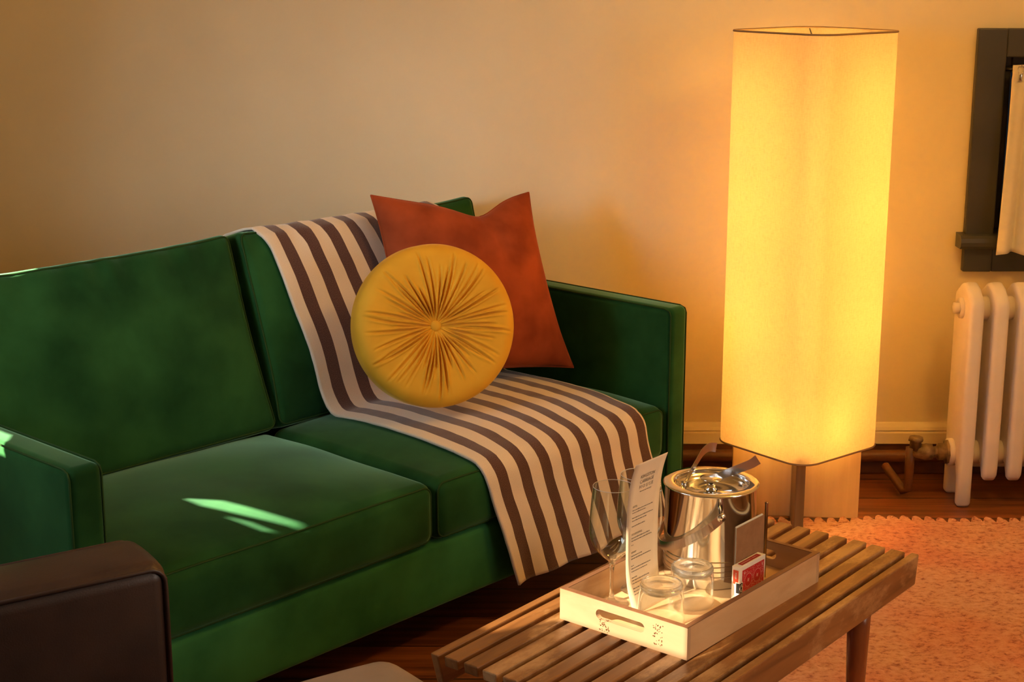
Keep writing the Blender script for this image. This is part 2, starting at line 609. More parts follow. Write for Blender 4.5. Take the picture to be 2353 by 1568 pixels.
def tube_bm(bm, pts, rad, seg=8, closed=False, cap=True):
    pts = [Vector(p) for p in pts]
    n = len(pts)
    rings = []
    up = Vector((0, 0, 1))
    prev = None
    for i, p in enumerate(pts):
        if closed:
            t = (pts[(i + 1) % n] - pts[i - 1]).normalized()
        else:
            t = (pts[min(i + 1, n - 1)] - pts[max(i - 1, 0)]).normalized()
        if prev is None:
            a = t.cross(up)
            if a.length < 1e-3:
                a = t.cross(Vector((1, 0, 0)))
            a.normalize()
        else:
            a = prev - t * prev.dot(t)
            a.normalize()
        prev = a
        b = t.cross(a)
        rr = rad[i] if isinstance(rad, (list, tuple)) else rad
        rings.append([bm.verts.new(p + (a * cos(2 * pi * k / seg) + b * sin(2 * pi * k / seg)) * rr) for k in range(seg)])
    m = n if closed else n - 1
    for i in range(m):
        A, B = rings[i], rings[(i + 1) % n]
        for k in range(seg):
            bm.faces.new((A[k], A[(k + 1) % seg], B[(k + 1) % seg], B[k]))
    if cap and not closed:
        bm.faces.new(rings[0][::-1])
        bm.faces.new(rings[-1])
    return rings


def tube(name, pts, rad, mat, parent=None, seg=10, closed=False):
    bm = bmesh.new()
    tube_bm(bm, pts, rad, seg, closed)
    return bm_obj(name, bm, mat, parent, True)


def lathe(name, prof, mat, parent=None, seg=64, loc=None, close=False):
    """profile of (r, z); r = 0 ends make poles"""
    bm = bmesh.new()
    rings = []
    for r, z in prof:
        if r < 1e-6:
            rings.append([bm.verts.new((0, 0, z))])
        else:
            rings.append([bm.verts.new((r * cos(2 * pi * k / seg), r * sin(2 * pi * k / seg), z)) for k in range(seg)])
    m = len(rings)
    for i in range(m if close else m - 1):
        A, B = rings[i], rings[(i + 1) % m]
        for k in range(seg):
            k2 = (k + 1) % seg
            if len(A) == 1 and len(B) == 1:
                continue
            if len(A) == 1:
                bm.faces.new((A[0], B[k2], B[k]))
            elif len(B) == 1:
                bm.faces.new((A[k], A[k2], B[0]))
            else:
                bm.faces.new((A[k], A[k2], B[k2], B[k]))
    return bm_obj(name, bm, mat, parent, True, loc)


def smooth_prof(pts, n=8):
    """Catmull-Rom through (r, z) points"""
    out = []
    P = [pts[0]] + list(pts) + [pts[-1]]
    for i in range(1, len(P) - 2):
        p0, p1, p2, p3 = P[i - 1], P[i], P[i + 1], P[i + 2]
        for k in range(n):
            t = k / n
            out.append(tuple(0.5 * ((2 * b) + (c - a) * t + (2 * a - 5 * b + 4 * c - d) * t * t + (-a + 3 * b - 3 * c + d) * t ** 3)
                             for a, b, c, d in zip(p0, p1, p2, p3)))
    out.append(pts[-1])
    return out


def prism(bm, outline, axis, a, b):
    """extrude a 2-D outline along an axis (0 x, 1 y, 2 z) from a to b"""
    def P(u, v, w_):
        if axis == 0:
            return (w_, u, v)
        if axis == 1:
            return (u, w_, v)
        return (u, v, w_)
    A = [bm.verts.new(P(u, v, a)) for u, v in outline]
    B = [bm.verts.new(P(u, v, b)) for u, v in outline]
    n = len(outline)
    bm.faces.new(A[::-1])
    bm.faces.new(B)
    for i in range(n):
        bm.faces.new((A[i], A[(i + 1) % n], B[(i + 1) % n], B[i]))


def panel_with_holes(bm, outer, holes, axis, a, b):
    """slab between a and b on an axis, outline with holes cut right through"""
    def P(u, v, w_):
        if axis == 0:
            return (w_, u, v)
        if axis == 1:
            return (u, w_, v)
        return (u, v, w_)
    tmp = bmesh.new()
    es = []
    for loop in [outer] + holes:
        vs = [tmp.verts.new((u, v, 0)) for u, v in loop]
        for i in range(len(vs)):
            es.append(tmp.edges.new((vs[i], vs[(i + 1) % len(vs)])))
    bmesh.ops.triangle_fill(tmp, edges=es, use_beauty=True)
    tmp.verts.index_update()
    uv = [(v.co.x, v.co.y) for v in tmp.verts]
    A = [bm.verts.new(P(u, v, a)) for u, v in uv]
    B = [bm.verts.new(P(u, v, b)) for u, v in uv]
    for f in tmp.faces:
        ids = [v.index for v in f.verts]
        bm.faces.new([A[i] for i in ids])
        bm.faces.new([B[i] for i in ids[::-1]])
    k = 0
    for loop in [outer] + holes:
        n = len(loop)
        for i in range(n):
            i0, i1 = k + i, k + (i + 1) % n
            bm.faces.new((A[i0], A[i1], B[i1], B[i0]))
        k += n
    tmp.free()


def text_mesh(s, size, spacing=1.0):
    cu = bpy.data.curves.new('t', 'FONT')
    cu.body = s
    cu.size = size
    cu.space_character = spacing
    cu.align_x = 'LEFT'
    cu.resolution_u = 2
    ob = bpy.data.objects.new('t', cu)
    COL.objects.link(ob)
    dg = bpy.context.evaluated_depsgraph_get()
    me = bpy.data.meshes.new_from_object(ob.evaluated_get(dg))
    vs = [tuple(v.co) for v in me.vertices]
    fs = [tuple(p.vertices) for p in me.polygons]
    bpy.data.objects.remove(ob, do_unlink=True)
    bpy.data.curves.remove(cu)
    bpy.data.meshes.remove(me)
    return vs, fs


# ------------------------------------------------------------------ the room
WY = 4.67          # face of the back wall
XL, XR, YB, ZT = -1.8, 2.7, -2.0, 2.62
struct(box('floor', XL - 0.1, XR + 0.1, YB, WY + 0.15, -0.08, 0.0, M['floor'], None, 0))
struct(box('ceiling', XL - 0.1, XR + 0.1, YB, WY + 0.15, ZT, ZT + 0.08, M['plaster'], None, 0))
bm = bmesh.new()
WX0, WX1, WZ0, WZ1 = 1.425, 2.05, 0.745, 1.265
panel_with_holes(bm, [(XL - 0.1, 0), (XR + 0.1, 0), (XR + 0.1, ZT), (XL - 0.1, ZT)],
                 [[(WX0, WZ0), (WX1, WZ0), (WX1, WZ1), (WX0, WZ1)]], 1, WY, WY + 0.14)
struct(bm_obj('wall_back', bm, M['plaster']))
struct(box('wall_right', XR, XR + 0.1, YB, WY, 0, ZT, M['plaster'], None, 0))

struct(box('wall_front', XL - 0.1, XR + 0.1, YB - 0.1, YB, 0, ZT, M['plaster'], None, 0))

# left wall with the window and an added unseen blind that shapes the sun into streaks
BX = XL + 0.02


def to_gobo(p):
    p = Vector(p)
    t = (p.x - BX) / SUN_D.x
    q = p - SUN_D * t
    return (q.y, q.z)


tt = 0.8778
TU = Vector((cos(tt), sin(tt), 0))
TV = Vector((-sin(tt), cos(tt), 0))
TC = Vector((0.303, 2.541, 0.37))


def tray_pt(u, v, z):
    return TC + TU * u + TV * v + Vector((0, 0, z - 0.37))


holes = []  # cut-outs projected back along the sun from the patches to be lit
holes.append([to_gobo(tray_pt(0, q, z)) for q, z in ((0.0, 0.372), (0.278, 0.366), (0.31, 0.285), (0.42, 0.285), (0.40, 0.45), (0.30, 0.585), (0.12, 0.60), (0.035, 0.49), (0.0, 0.432))])
streak = [(-0.69, 3.194), (-0.604, 3.183), (-0.530, 3.140), (-0.468, 3.102), (-0.478, 3.078), (-0.557, 3.110), (-0.645, 3.152)]
holes.append([to_gobo((x, y, 0.43)) for x, y in streak])
streak2 = [(-0.605, 3.106), (-0.552, 3.082), (-0.515, 3.050), (-0.535, 3.048)]
holes.append([to_gobo((x, y, 0.43)) for x, y in streak2])
UV_TH = 0.826
SU = Vector((cos(UV_TH), sin(UV_TH), 0))
SV = Vector((-sin(UV_TH), cos(UV_TH), 0))
holes.append([to_gobo(SU * u_ + SV * v_ + Vector((0, 0, 0.872))) for u_, v_ in ((1.45, 3.118), (1.84, 3.128), (1.875, 3.25), (1.45, 3.25))])
holes.append([to_gobo(SU * u_ + SV * v_ + Vector((0, 0, 0.66))) for u_, v_ in ((1.42, 2.64), (1.475, 2.665), (1.496, 2.690), (1.496, 3.02), (1.42, 3.02))])
ys = [p[0] for h in holes for p in h]
zs = [p[1] for h in holes for p in h]
WLY0, WLY1, WLZ0, WLZ1 = min(ys) - 0.15, max(ys) + 0.15, min(zs) - 0.12, max(zs) + 0.15
bm = bmesh.new()
panel_with_holes(bm, [(YB, 0), (WY, 0), (WY, ZT), (YB, ZT)], [[(WLY0, WLZ0), (WLY1, WLZ0), (WLY1, WLZ1), (WLY0, WLZ1)]], 0, XL - 0.1, XL)
struct(bm_obj('wall_left', bm, M['plaster']))
bm = bmesh.new()
panel_with_holes(bm, [(WLY0 - 0.05, WLZ0 - 0.05), (WLY1 + 0.05, WLZ0 - 0.05), (WLY1 + 0.05, WLZ1 + 0.05), (WLY0 - 0.05, WLZ1 + 0.05)], holes, 0, BX, BX + 0.004)
wb = bm_obj('sun_gobo', bm, M['gobo'])  # added panel, never in view, that cuts the sun into patches
bm = bmesh.new()
hy_, hz_ = sum(q[0] for q in holes[0]) / len(holes[0]), sum(q[1] for q in holes[0]) / len(holes[0])
panel_with_holes(bm, [(hy_ + (y_ - hy_) * 1.10, hz_ + (z_ - hz_) * 1.22) for y_, z_ in holes[0]], [], 0, BX - 0.004, BX - 0.003)
bm_obj('filter_strip', bm, M['sun_filter'], wb)  # added dimming layer over the tray cut-out
tag(wb, 'added unseen dark blind with gaps over the side window', 'gobo')

# back wall base: brown board, cream moulding over it, heating pipe in front
struct(box('baseboard_back', XL, XR, WY - 0.022, WY - 0.0005, 0.0, 0.098, M['pipe'], None, 0.003))
bm = bmesh.new()
prism(bm, [(WY - 0.0005, 0.0985), (WY - 0.030, 0.0985), (WY - 0.030, 0.132), (WY - 0.026, 0.137), (WY - 0.029, 0.141), (WY - 0.022, 0.150), (WY - 0.008, 0.158), (WY - 0.0005, 0.160)], 0, XL, XR)
struct(bm_obj('trim_1', bm, M['plaster']))
tag(tube('heating_pipe', [(-0.4, WY - 0.055, 0.070), (0.4, WY - 0.055, 0.069), (1.16, WY - 0.055, 0.068), (1.9, WY - 0.055, 0.066), (2.6, WY - 0.055, 0.066)], 0.019, M['pipe'], None, 16),
    'brown painted heating pipe running low along the back wall', 'pipe')

# ------------------------------------------------------------------ the small window with its charcoal frame
wroot = thing('window_1', 'small low window with charcoal painted frame above the white radiator', 'window', (0, WY, 0))
wroot['kind'] = 'structure'
YF = -0.026
def wbox(n, x0, x1, y0, y1, z0, z1, bv=0.004):
    return box(n, x0, x1, y0, y1, z0, z1, M['gray_paint'], wroot, bv)
OX0, OX1 = 1.342, 2.13
wbox('frame', OX0, WX0 + 0.002, YF, -0.001, 0.634, 1.347)
wbox('frame', WX1 - 0.002, OX1, YF, -0.001, 0.634, 1.347)
wbox('frame', WX0 + 0.002, WX1 - 0.002, YF, -0.001, WZ1, 1.347)
wbox('apron', WX0 + 0.002, WX1 - 0.002, YF + 0.003, -0.001, 0.634, 0.706)
bm = bmesh.new()
prism(bm, [(-0.001, 0.708), (-0.052, 0.708), (-0.060, 0.716), (-0.063, 0.728), (-0.060, 0.740), (-0.052, 0.748), (0.0, 0.750), (0.10, 0.750), (0.10, 0.7455), (-0.001, 0.7455)], 0, OX0 - 0.020, OX1 + 0.02)
bm_obj('sill', bm, M['gray_paint'], wroot)
for (a, b_, z0, z1) in ((WX0 + 0.001, WX0 + 0.045, WZ0 + 0.006, WZ1), (WX1 - 0.045, WX1 - 0.001, WZ0 + 0.006, WZ1)):
    wbox('sash', a, b_, 0.06, 0.09, z0, z1)
wbox('sash', WX0 + 0.045, WX1 - 0.045, 0.06, 0.09, WZ1 - 0.05, WZ1)
wbox('sash', WX0 + 0.045, WX1 - 0.045, 0.06, 0.09, WZ0 + 0.006, WZ0 + 0.06)
box('pane', WX0 + 0.045, WX1 - 0.045, 0.072, 0.076, WZ0 + 0.06, WZ1 - 0.05, M['pane'], wroot, 0)

# curtain rod and curtain
crod = thing('curtain_rod', 'thin black rod across the top of the small window', 'curtain rod', (0, WY, 0))
tube('rod', [(WX0 + 0.002, -0.012, 1.232), (WX1 - 0.002, -0.012, 1.232)], 0.007, M['rod'], crod, 12)
ctn = thing('curtain', 'short cream cotton curtain hanging in folds over the small window', 'curtain', (0, WY, 0))


def curtain_panel(x0t, x1t, x0b, x1b, zt, zb, ph):
    nx, nz = 60, 40
    vs, fs = [], []
    for j in range(nz + 1):
        t = j / nz
        for i in range(nx + 1):
            s = i / nx
            e = t ** 1.3
            x = (x0t + (x1t - x0t) * s) * (1 - e) + (x0b + (x1b - x0b) * s) * e
            amp = 0.010 + 0.012 * t
            y = -0.040 - 0.058 * t - amp * sin(2 * pi * (s * 3.4 + ph)) - 0.005 * sin(2 * pi * (s * 7.3 + 2 * ph) + 2 * t)
            if t < 0.07:
                y -= 0.004
            z = zt + (zb - zt) * t + 0.006 * sin(2 * pi * s * 2 + ph) * t
            vs.append((x, y, z))
    for j in range(nz):
        for i in range(nx):
            a = j * (nx + 1) + i
            fs.append((a, a + 1, a + nx + 2, a + nx + 1))
    o = link_mesh('curtain_panel', vs, fs, M['linen'], ctn, True)
    md = o.modifiers.new('solid', 'SOLIDIFY')
    md.thickness = 0.0025
    return o


curtain_panel(1.438, 1.72, 1.412, 1.73, 1.245, 0.700, 0.1)
curtain_panel(1.73, 2.04, 1.735, 2.06, 1.245, 0.700, 0.45)
for cx_ in (1.462, 1.53, 1.60, 1.67):
    bm = bmesh.new()
    tube_bm(bm, [(cx_ + 0.010 * cos(a), -0.055, 1.232 + 0.012 * sin(a)) for a in [2 * pi * k / 14 for k in range(14)]], 0.0016, 6, True)
    add_box(bm, cx_ - 0.005, cx_ + 0.005, -0.060, -0.052, 1.200, 1.220, 0.001)
    bm_obj('curtain_clip', bm, M['steel'], ctn, True)

# ------------------------------------------------------------------ radiator
rad = thing('radiator', 'old white cast-iron column radiator with chipped paint under the small window', 'radiator', (1.283, 4.335, 0))


def radiator_section(x, legs):
    D = 0.165
    out = [(0.000, 0.120), (0.004, 0.094), (0.016, 0.080), (0.030, 0.082), (0.040, 0.100), (0.052, 0.118)]
    if legs:
        out = [(0.000, 0.20), (0.004, 0.12), (0.004, 0.010), (0.012, 0.001), (0.030, 0.001), (0.036, 0.012), (0.038, 0.085), (0.050, 0.112)]
    mid = [(D - y, z) for y, z in reversed(out)]
    top = [(D, 0.595), (D - 0.006, 0.612), (D / 2 + 0.03, 0.642), (D / 2, 0.650), (D / 2 - 0.03, 0.642), (0.006, 0.612), (0.0, 0.595)]
    poly = out + mid + top
    bm = bmesh.new()
    prism(bm, poly, 0, x - 0.021, x + 0.021)
    bmesh.ops.recalc_face_normals(bm, faces=bm.faces)
    es = [e for e in bm.edges if abs(e.verts[0].co.x - e.verts[1].co.x) < 1e-5]
    bmesh.ops.bevel(bm, geom=es, offset=0.0125, segments=4, profile=0.5, affect='EDGES', clamp_overlap=True)
    o = bm_obj('section', bm, M['radiator'], rad, True)
    return o


RP = 0.0705
for i in range(9):
    radiator_section(0.021 + i * RP, i in (0, 8))
    if i < 8:
        for z in (0.575, 0.145):
            bm = bmesh.new()
            tube_bm(bm, [(0.021 + i * RP + 0.015, 0.0825, z), (0.021 + (i + 1) * RP - 0.015, 0.0825, z)], 0.034, 20)
            bm_obj('hub', bm, M['radiator'], rad, True)
tube('plug', [(0.004, 0.0825, 0.575), (-0.008, 0.0825, 0.575)], 0.030, M['radiator'], rad, 20)
tube('plug', [(-0.006, 0.0825, 0.575), (-0.024, 0.0825, 0.575)], 0.017, M['radiator'], rad, 6)
tube('hub', [(0.004, 0.0825, 0.145), (-0.014, 0.0825, 0.145)], 0.040, M['radiator'], rad, 24)
vb = tube('valve', [(-0.012, 0.0825, 0.145), (-0.020, 0.0825, 0.145), (-0.021, 0.0825, 0.145), (-0.042, 0.0825, 0.145), (-0.043, 0.0825, 0.145), (-0.058, 0.0825, 0.145), (-0.059, 0.0825, 0.145), (-0.078, 0.0825, 0.145), (-0.100, 0.0825, 0.145), (-0.118, 0.0825, 0.145)],
          [0.036, 0.036, 0.026, 0.026, 0.017, 0.017, 0.024, 0.026, 0.020, 0.016], M['valve'], rad, 8)
tube('valve_cap', [(-0.108, 0.0825, 0.150), (-0.108, 0.0825, 0.178), (-0.108, 0.0825, 0.179), (-0.108, 0.0825, 0.190)], [0.017, 0.017, 0.022, 0.020], M['valve'], vb, 8)
tube('supply_pipe', [(-0.122, 0.0825, 0.158), (-0.122, 0.0825, 0.10), (-0.122, 0.0825, 0.055), (-0.124, 0.082, 0.030), (-0.134, 0.092, 0.022), (-0.150, 0.13, 0.045), (-0.166, 0.19, 0.066)],
     [0.014, 0.014, 0.013, 0.013, 0.013, 0.013, 0.013], M['pipe'], rad, 12)

# ------------------------------------------------------------------ rug
def make_rug():
    x0, x1, y0, y1, h = 0.30, 2.45, 1.15, 4.19, 0.012
    nx, ny = 680, 150
    vs, fs = [], []
    for j in range(ny + 1):
        t = j / ny
        for i in range(nx + 1):
            s = i / nx
            x = x0 + (x1 - x0) * s
            # scalloped far edge: little loops of pile
            ph = (x - x0) / 0.034
            sc = abs(sin(pi * ph + 0.4 * noise.noise((x * 9, 0, 0))))
            yb = y1 - 0.004 + 0.040 * sc ** 0.75 + 0.012 * noise.noise((x * 14, 3, 1))
            y = y0 + (yb - y0) * (1 - (1 - t) ** 1.4)
            z = h + 0.003 * noise.noise((x * 22, y * 22, 0)) + 0.003 * noise.noise((x * 70, y * 70, 5))
            if t > 0.985:
                z += 0.004 * sc
            if t >= 1.0:
                z = 0.001
            z += 0.010 * max(0, 1 - ((x - 1.06) / 0.18) ** 2 - ((y - 4.13) / 0.12) ** 2)
            vs.append((x, y, z))
    for j in range(ny):
        for i in range(nx):
            a = j * (nx + 1) + i
            fs.append((a, a + 1, a + nx + 2, a + nx + 1))
    # underside skirt
    n0 = len(vs)
    ring = [i for i in range(nx + 1)] + [j * (nx + 1) + nx for j in range(1, ny + 1)] + [ny * (nx + 1) + i for i in range(nx - 1, -1, -1)] + [j * (nx + 1) for j in range(ny - 1, 0, -1)]
    for k in ring:
        vs.append((vs[k][0], vs[k][1], 0.0005))
    m_ = len(ring)
    for k in range(m_):
        fs.append((ring[k], n0 + k, n0 + (k + 1) % m_, ring[(k + 1) % m_]))
    return link_mesh('rug', vs, fs, M['rug'], None, True)


tag(make_rug(), 'faded terracotta pile rug with scalloped edge on the dark floorboards', 'rug')

# ------------------------------------------------------------------ sofa
SROOT = SU * 2.38 + SV * 2.42
sofa = thing('sofa', 'green velvet two-cushion sofa with slim square arms', 'sofa', SROOT, UV_TH)


def rot_x(p, piv, a):
    y, z = p.y - piv[0], p.z - piv[1]
    return Vector((p.x, piv[0] + y * cos(a) - z * sin(a), piv[1] + y * sin(a) + z * cos(a)))


def loop_tube(name, pts, rad, mat, parent):
    return tube(name, pts, rad, mat, parent, 6, True)


def rrect(hx, hz, r, n=6):
    pts = []
    for cx_, cz_, a0 in ((hx - r, hz - r, 0), (-hx + r, hz - r, pi / 2), (-hx + r, -hz + r, pi), (hx - r, -hz + r, 3 * pi / 2)):
        for k in range(n + 1):
            a = a0 + pi / 2 * k / n
            pts.append((cx_ + r * cos(a), cz_ + r * sin(a)))
    # densify straight stretches
    out = []
    for i in range(len(pts)):
        p, q = pts[i], pts[(i + 1) % len(pts)]
        L = sqrt((q[0] - p[0]) ** 2 + (q[1] - p[1]) ** 2)
        k = max(1, int(L / 0.03))
        for j in range(k):
            out.append((p[0] + (q[0] - p[0]) * j / k, p[1] + (q[1] - p[1]) * j / k))
    return out


# arms
for sx in (-1, 1):
    def dz(p, sx=sx):
        p = p.copy()
        return Vector((p.x + sx * 0.892, p.y + 0.395, p.z + 0.375))
    a = bm_obj('arm', rbox_pts(0.036, 0.395, 0.285, 0.018, (2, 10, 8), dz), M['velvet'], sofa, True)
    bm_ = bmesh.new()
    for s2 in (-1, 1):
        x = sx * 0.892 + s2 * 0.0335
        tube_bm(bm_, [(x, 0.0045 + 0.0, 0.10), (x, 0.0045, 0.64), (x, 0.009, 0.652), (x, 0.025, 0.6575), (x, 0.78, 0.6575)], 0.0022, 6)
    bm_obj('piping', bm_, M['velvet_seam'], a, True)
# base rail and back
bm_obj('base', rbox_pts(0.856, 0.375, 0.082, 0.018, (16, 8, 3), lambda p: Vector((p.x, p.y + 0.39, p.z + 0.172))), M['velvet_lit'], sofa, True)
bm_obj('back', rbox_pts(0.856, 0.055, 0.27, 0.03, (16, 2, 8), lambda p: rot_x(Vector((p.x, p.y + 0.745, p.z + 0.50)), (0.745, 0.25), -0.03)), M['velvet'], sofa, True)
for x in (-0.80, 0.80):
    for y in (0.07, 0.72):
        tube('leg', [(x, y, 0.095), (x, y, 0.0)], [0.026, 0.017], M['bench_leg'], sofa, 14)


def seat_deform(cx_, seed):
    def f(p):
        a, b_ = p.x / 0.425, p.y / 0.30
        crown = max(0, 1 - abs(a) ** 3) * max(0, 1 - abs(b_) ** 3)
        z = p.z
        if p.z > 0:
            z += 0.036 * crown + 0.004 * noise.noise((p.x * 5 + seed, p.y * 5, 2))
        bul = 0.010 * (1 - abs(a) ** 3) * (1 - (p.z / 0.073) ** 2) if p.y < -0.24 else 0
        y = p.y - max(0, bul)
        return Vector((p.x + cx_, y + 0.305, z + 0.328))
    return f


cush = []
for k, cx_ in enumerate((-0.4285, 0.4265)):
    df = seat_deform(cx_, 10 * k)
    c = bm_obj('seat_cushion', rbox_pts(0.425, 0.30, 0.073, 0.030, (24, 18, 4), df), M['velvet'], sofa, True)
    cush.append(c)
    pts = [df(Vector((x, -0.2915, z))) for x, z in rrect(0.4165, 0.0645, 0.022)]
    loop_tube('piping', pts, 0.0026, M['velvet_seam'], c)


def back_deform(cx_, seed, HX):
    hz, hy = 0.245, 0.070
    def f(p):
        a, b_ = p.x / HX, p.z / hz
        crown = max(0, 1 - abs(a) ** 2.6) * max(0, 1 - abs(b_) ** 2.2)
        y = p.y
        if p.y < 0:
            y -= 0.038 * crown
        else:
            y += 0.02 * crown
        # gathered puckers below the top seam
        if p.y < 0.02:
            top = math.exp(-((hz - p.z) / 0.055) ** 2)
            y += top * 0.0085 * (sin(p.x * 62 + 3 * noise.noise((p.x * 6, seed, 0))) * (0.5 + 0.5 * noise.noise((p.x * 9, seed, 4))))
            y += 0.004 * noise.noise((p.x * 6 + seed, p.z * 6, 0))
        x = p.x * (1 - 0.022 * (1 - abs(b_) ** 2)) if abs(a) > 0.9 else p.x * (1 - 0.022 * (1 - abs(b_) ** 2) * (abs(a) / 0.9) ** 4)
        z = p.z + 0.010 * (abs(a) ** 3) * (1 if p.z > 0 else 0) - 0.006
        q = Vector((x, y, z))
        # side edges slope outwards towards the bottom
        q.x *= 1.0 - 0.035 * (b_ + 1) / 2 * (1 if cx_ < 0 else 0.3)
        q = Vector((q.x + cx_, q.y + 0.0, q.z))
        an = -0.30
        return Vector((q.x, 0.700 + q.y * cos(an) + q.z * -sin(an), 0.633 + q.z * cos(an) + q.y * sin(an)))
    return f


backs = []
for k, (cx_, HX) in enumerate(((-0.425, 0.43), (0.428, 0.425))):
    df = back_deform(cx_, 5 + 9 * k, HX)
    c = bm_obj('back_cushion', rbox_pts(HX, 0.070, 0.245, 0.026, (60, 3, 24), df), M['velvet'], sofa, True)
    backs.append(c)
    pts = [df(Vector((x, -0.064, z))) for x, z in rrect(HX - 0.007, 0.238, 0.022)]
    loop_tube('piping', pts, 0.0024, M['velvet_seam'], c)

# ------------------------------------------------------------------ striped blanket draped over the right-hand half
def make_blanket():
    verts, polys = [], []
    for o in (cush[1], backs[1], ):
        k = len(verts)
        verts += [v.co.copy() for v in o.data.vertices]
        polys += [[k + i for i in p.vertices] for p in o.data.polygons]
    bv = BVHTree.FromPolygons(verts, polys)
    OFF = 0.0075
    nx = 84
    W = 0.612
    cols = []
    NS = 190
    for i in range(nx + 1):
        s = W * i / nx
        f = i / nx

        def xa(stage):
            l = {0: 0.055, 1: 0.085, 2: 0.140, 3: 0.142, 4: 0.225}[stage]
            r = {0: 0.67, 1: 0.70, 2: 0.775, 3: 0.738, 4: 0.795}[stage]
            return l + (r - l) * f
        pts = []
        def cast(o_, d_):
            h = bv.ray_cast(Vector(o_), Vector(d_))
            return h[0] if h[0] is not None else None
        for z in (0.62, 0.66, 0.70, 0.74, 0.77, 0.80, 0.82, 0.835):
            h = cast((xa(0), 1.4, z), (0, -1, 0))
            if h:
                pts.append(Vector((h.x, h.y + OFF, h.z)))
        for y in (0.835, 0.825, 0.815, 0.805, 0.795, 0.785, 0.775, 0.765, 0.755, 0.745, 0.735):
            h = cast((xa(0), y, 1.5), (0, 0, -1))
            if h:
                pts.append(Vector((h.x, h.y, h.z + OFF)))
        z = 0.862
        while z > 0.475:
            t = max(0, (0.862 - z) / 0.387)
            h = cast((xa(1) + (xa(2) - xa(1)) * t, -0.5, z), (0, 1, 0))
            if h and h.y > 0.3:
                pts.append(Vector((h.x, h.y - OFF, h.z)))
            z -= 0.012
        y = 0.535
        while y > 0.022:
            t = (0.535 - y) / 0.513
            h = cast((xa(2) + (xa(3) - xa(2)) * t, y, 0.62), (0, 0, -1))
            if h:
                pts.append(Vector((h.x, h.y, h.z + OFF)))
            y -= 0.013
        for z in (0.392, 0.38, 0.37, 0.36, 0.33, 0.30):
            h = cast((xa(3) + (xa(4) - xa(3)) * (0.40 - z) / 0.3, -0.5, z), (0, 1, 0))
            if h:
                pts.append(Vector((h.x, h.y - OFF, h.z)))
        zb = 0.098 + 0.03 * f
        for k in range(1, 7):
            z = 0.28 + (zb - 0.28) * k / 6
            yy = -0.022 - 0.004 * k + 0.010 * sin(f * 9 + 0.6) * k / 6 + 0.006 * sin(f * 23) * k / 6
            pts.append(Vector((xa(3) + (xa(4) - xa(3)) * (0.40 - z) / 0.3, yy, z)))
        for _ in range(3):
            q = pts[:]
            for k in range(1, len(pts) - 1):
                q[k] = pts[k] * 0.5 + (pts[k - 1] + pts[k + 1]) * 0.25
            pts = q
        for _ in range(2):
            for k in range(len(pts)):
                loc, nr_, ix_, ds_ = bv.find_nearest(pts[k])
                if loc is not None and (pts[k] - loc).dot(nr_) < OFF:
                    pts[k] = loc + nr_ * OFF
        L = [0]
        for k in range(1, len(pts)):
            L.append(L[-1] + (pts[k] - pts[k - 1]).length)
        col = []
        j = 0
        for k in range(NS + 1):
            d = L[-1] * k / NS
            while j < len(L) - 2 and L[j + 1] < d:
                j += 1
            t = (d - L[j]) / max(1e-9, L[j + 1] - L[j])
            col.append(pts[j].lerp(pts[j + 1], min(1, t)))
        cols.append((s, col))
    vs, fs, uv = [], [], []
    for s, col in cols:
        for k, p in enumerate(col):
            wob = 0.0022 * noise.noise((p.x * 14, p.y * 14, p.z * 14))
            vs.append(p + Vector((0.004 * noise.noise((0, k * 0.07, s * 4)), -abs(wob), abs(wob))))
            uv.append((s + 0.0018 * noise.noise((s * 8, k * 0.11, 0)), k / NS * 1.6))
    for i in range(nx):
        for k in range(NS):
            a = i * (NS + 1) + k
            fs.append((a, a + 1, a + NS + 2, a + NS + 1))
    o = link_mesh('throw_blanket', vs, fs, M['blanket'], None, True, SROOT, uv)
    o.rotation_euler = (0, 0, UV_TH)
    md = o.modifiers.new('solid', 'SOLIDIFY')
    md.thickness = 0.006
    md.offset = 0
    return o


tag(make_blanket(), 'cream and brown striped throw blanket draped over the green sofa', 'blanket')

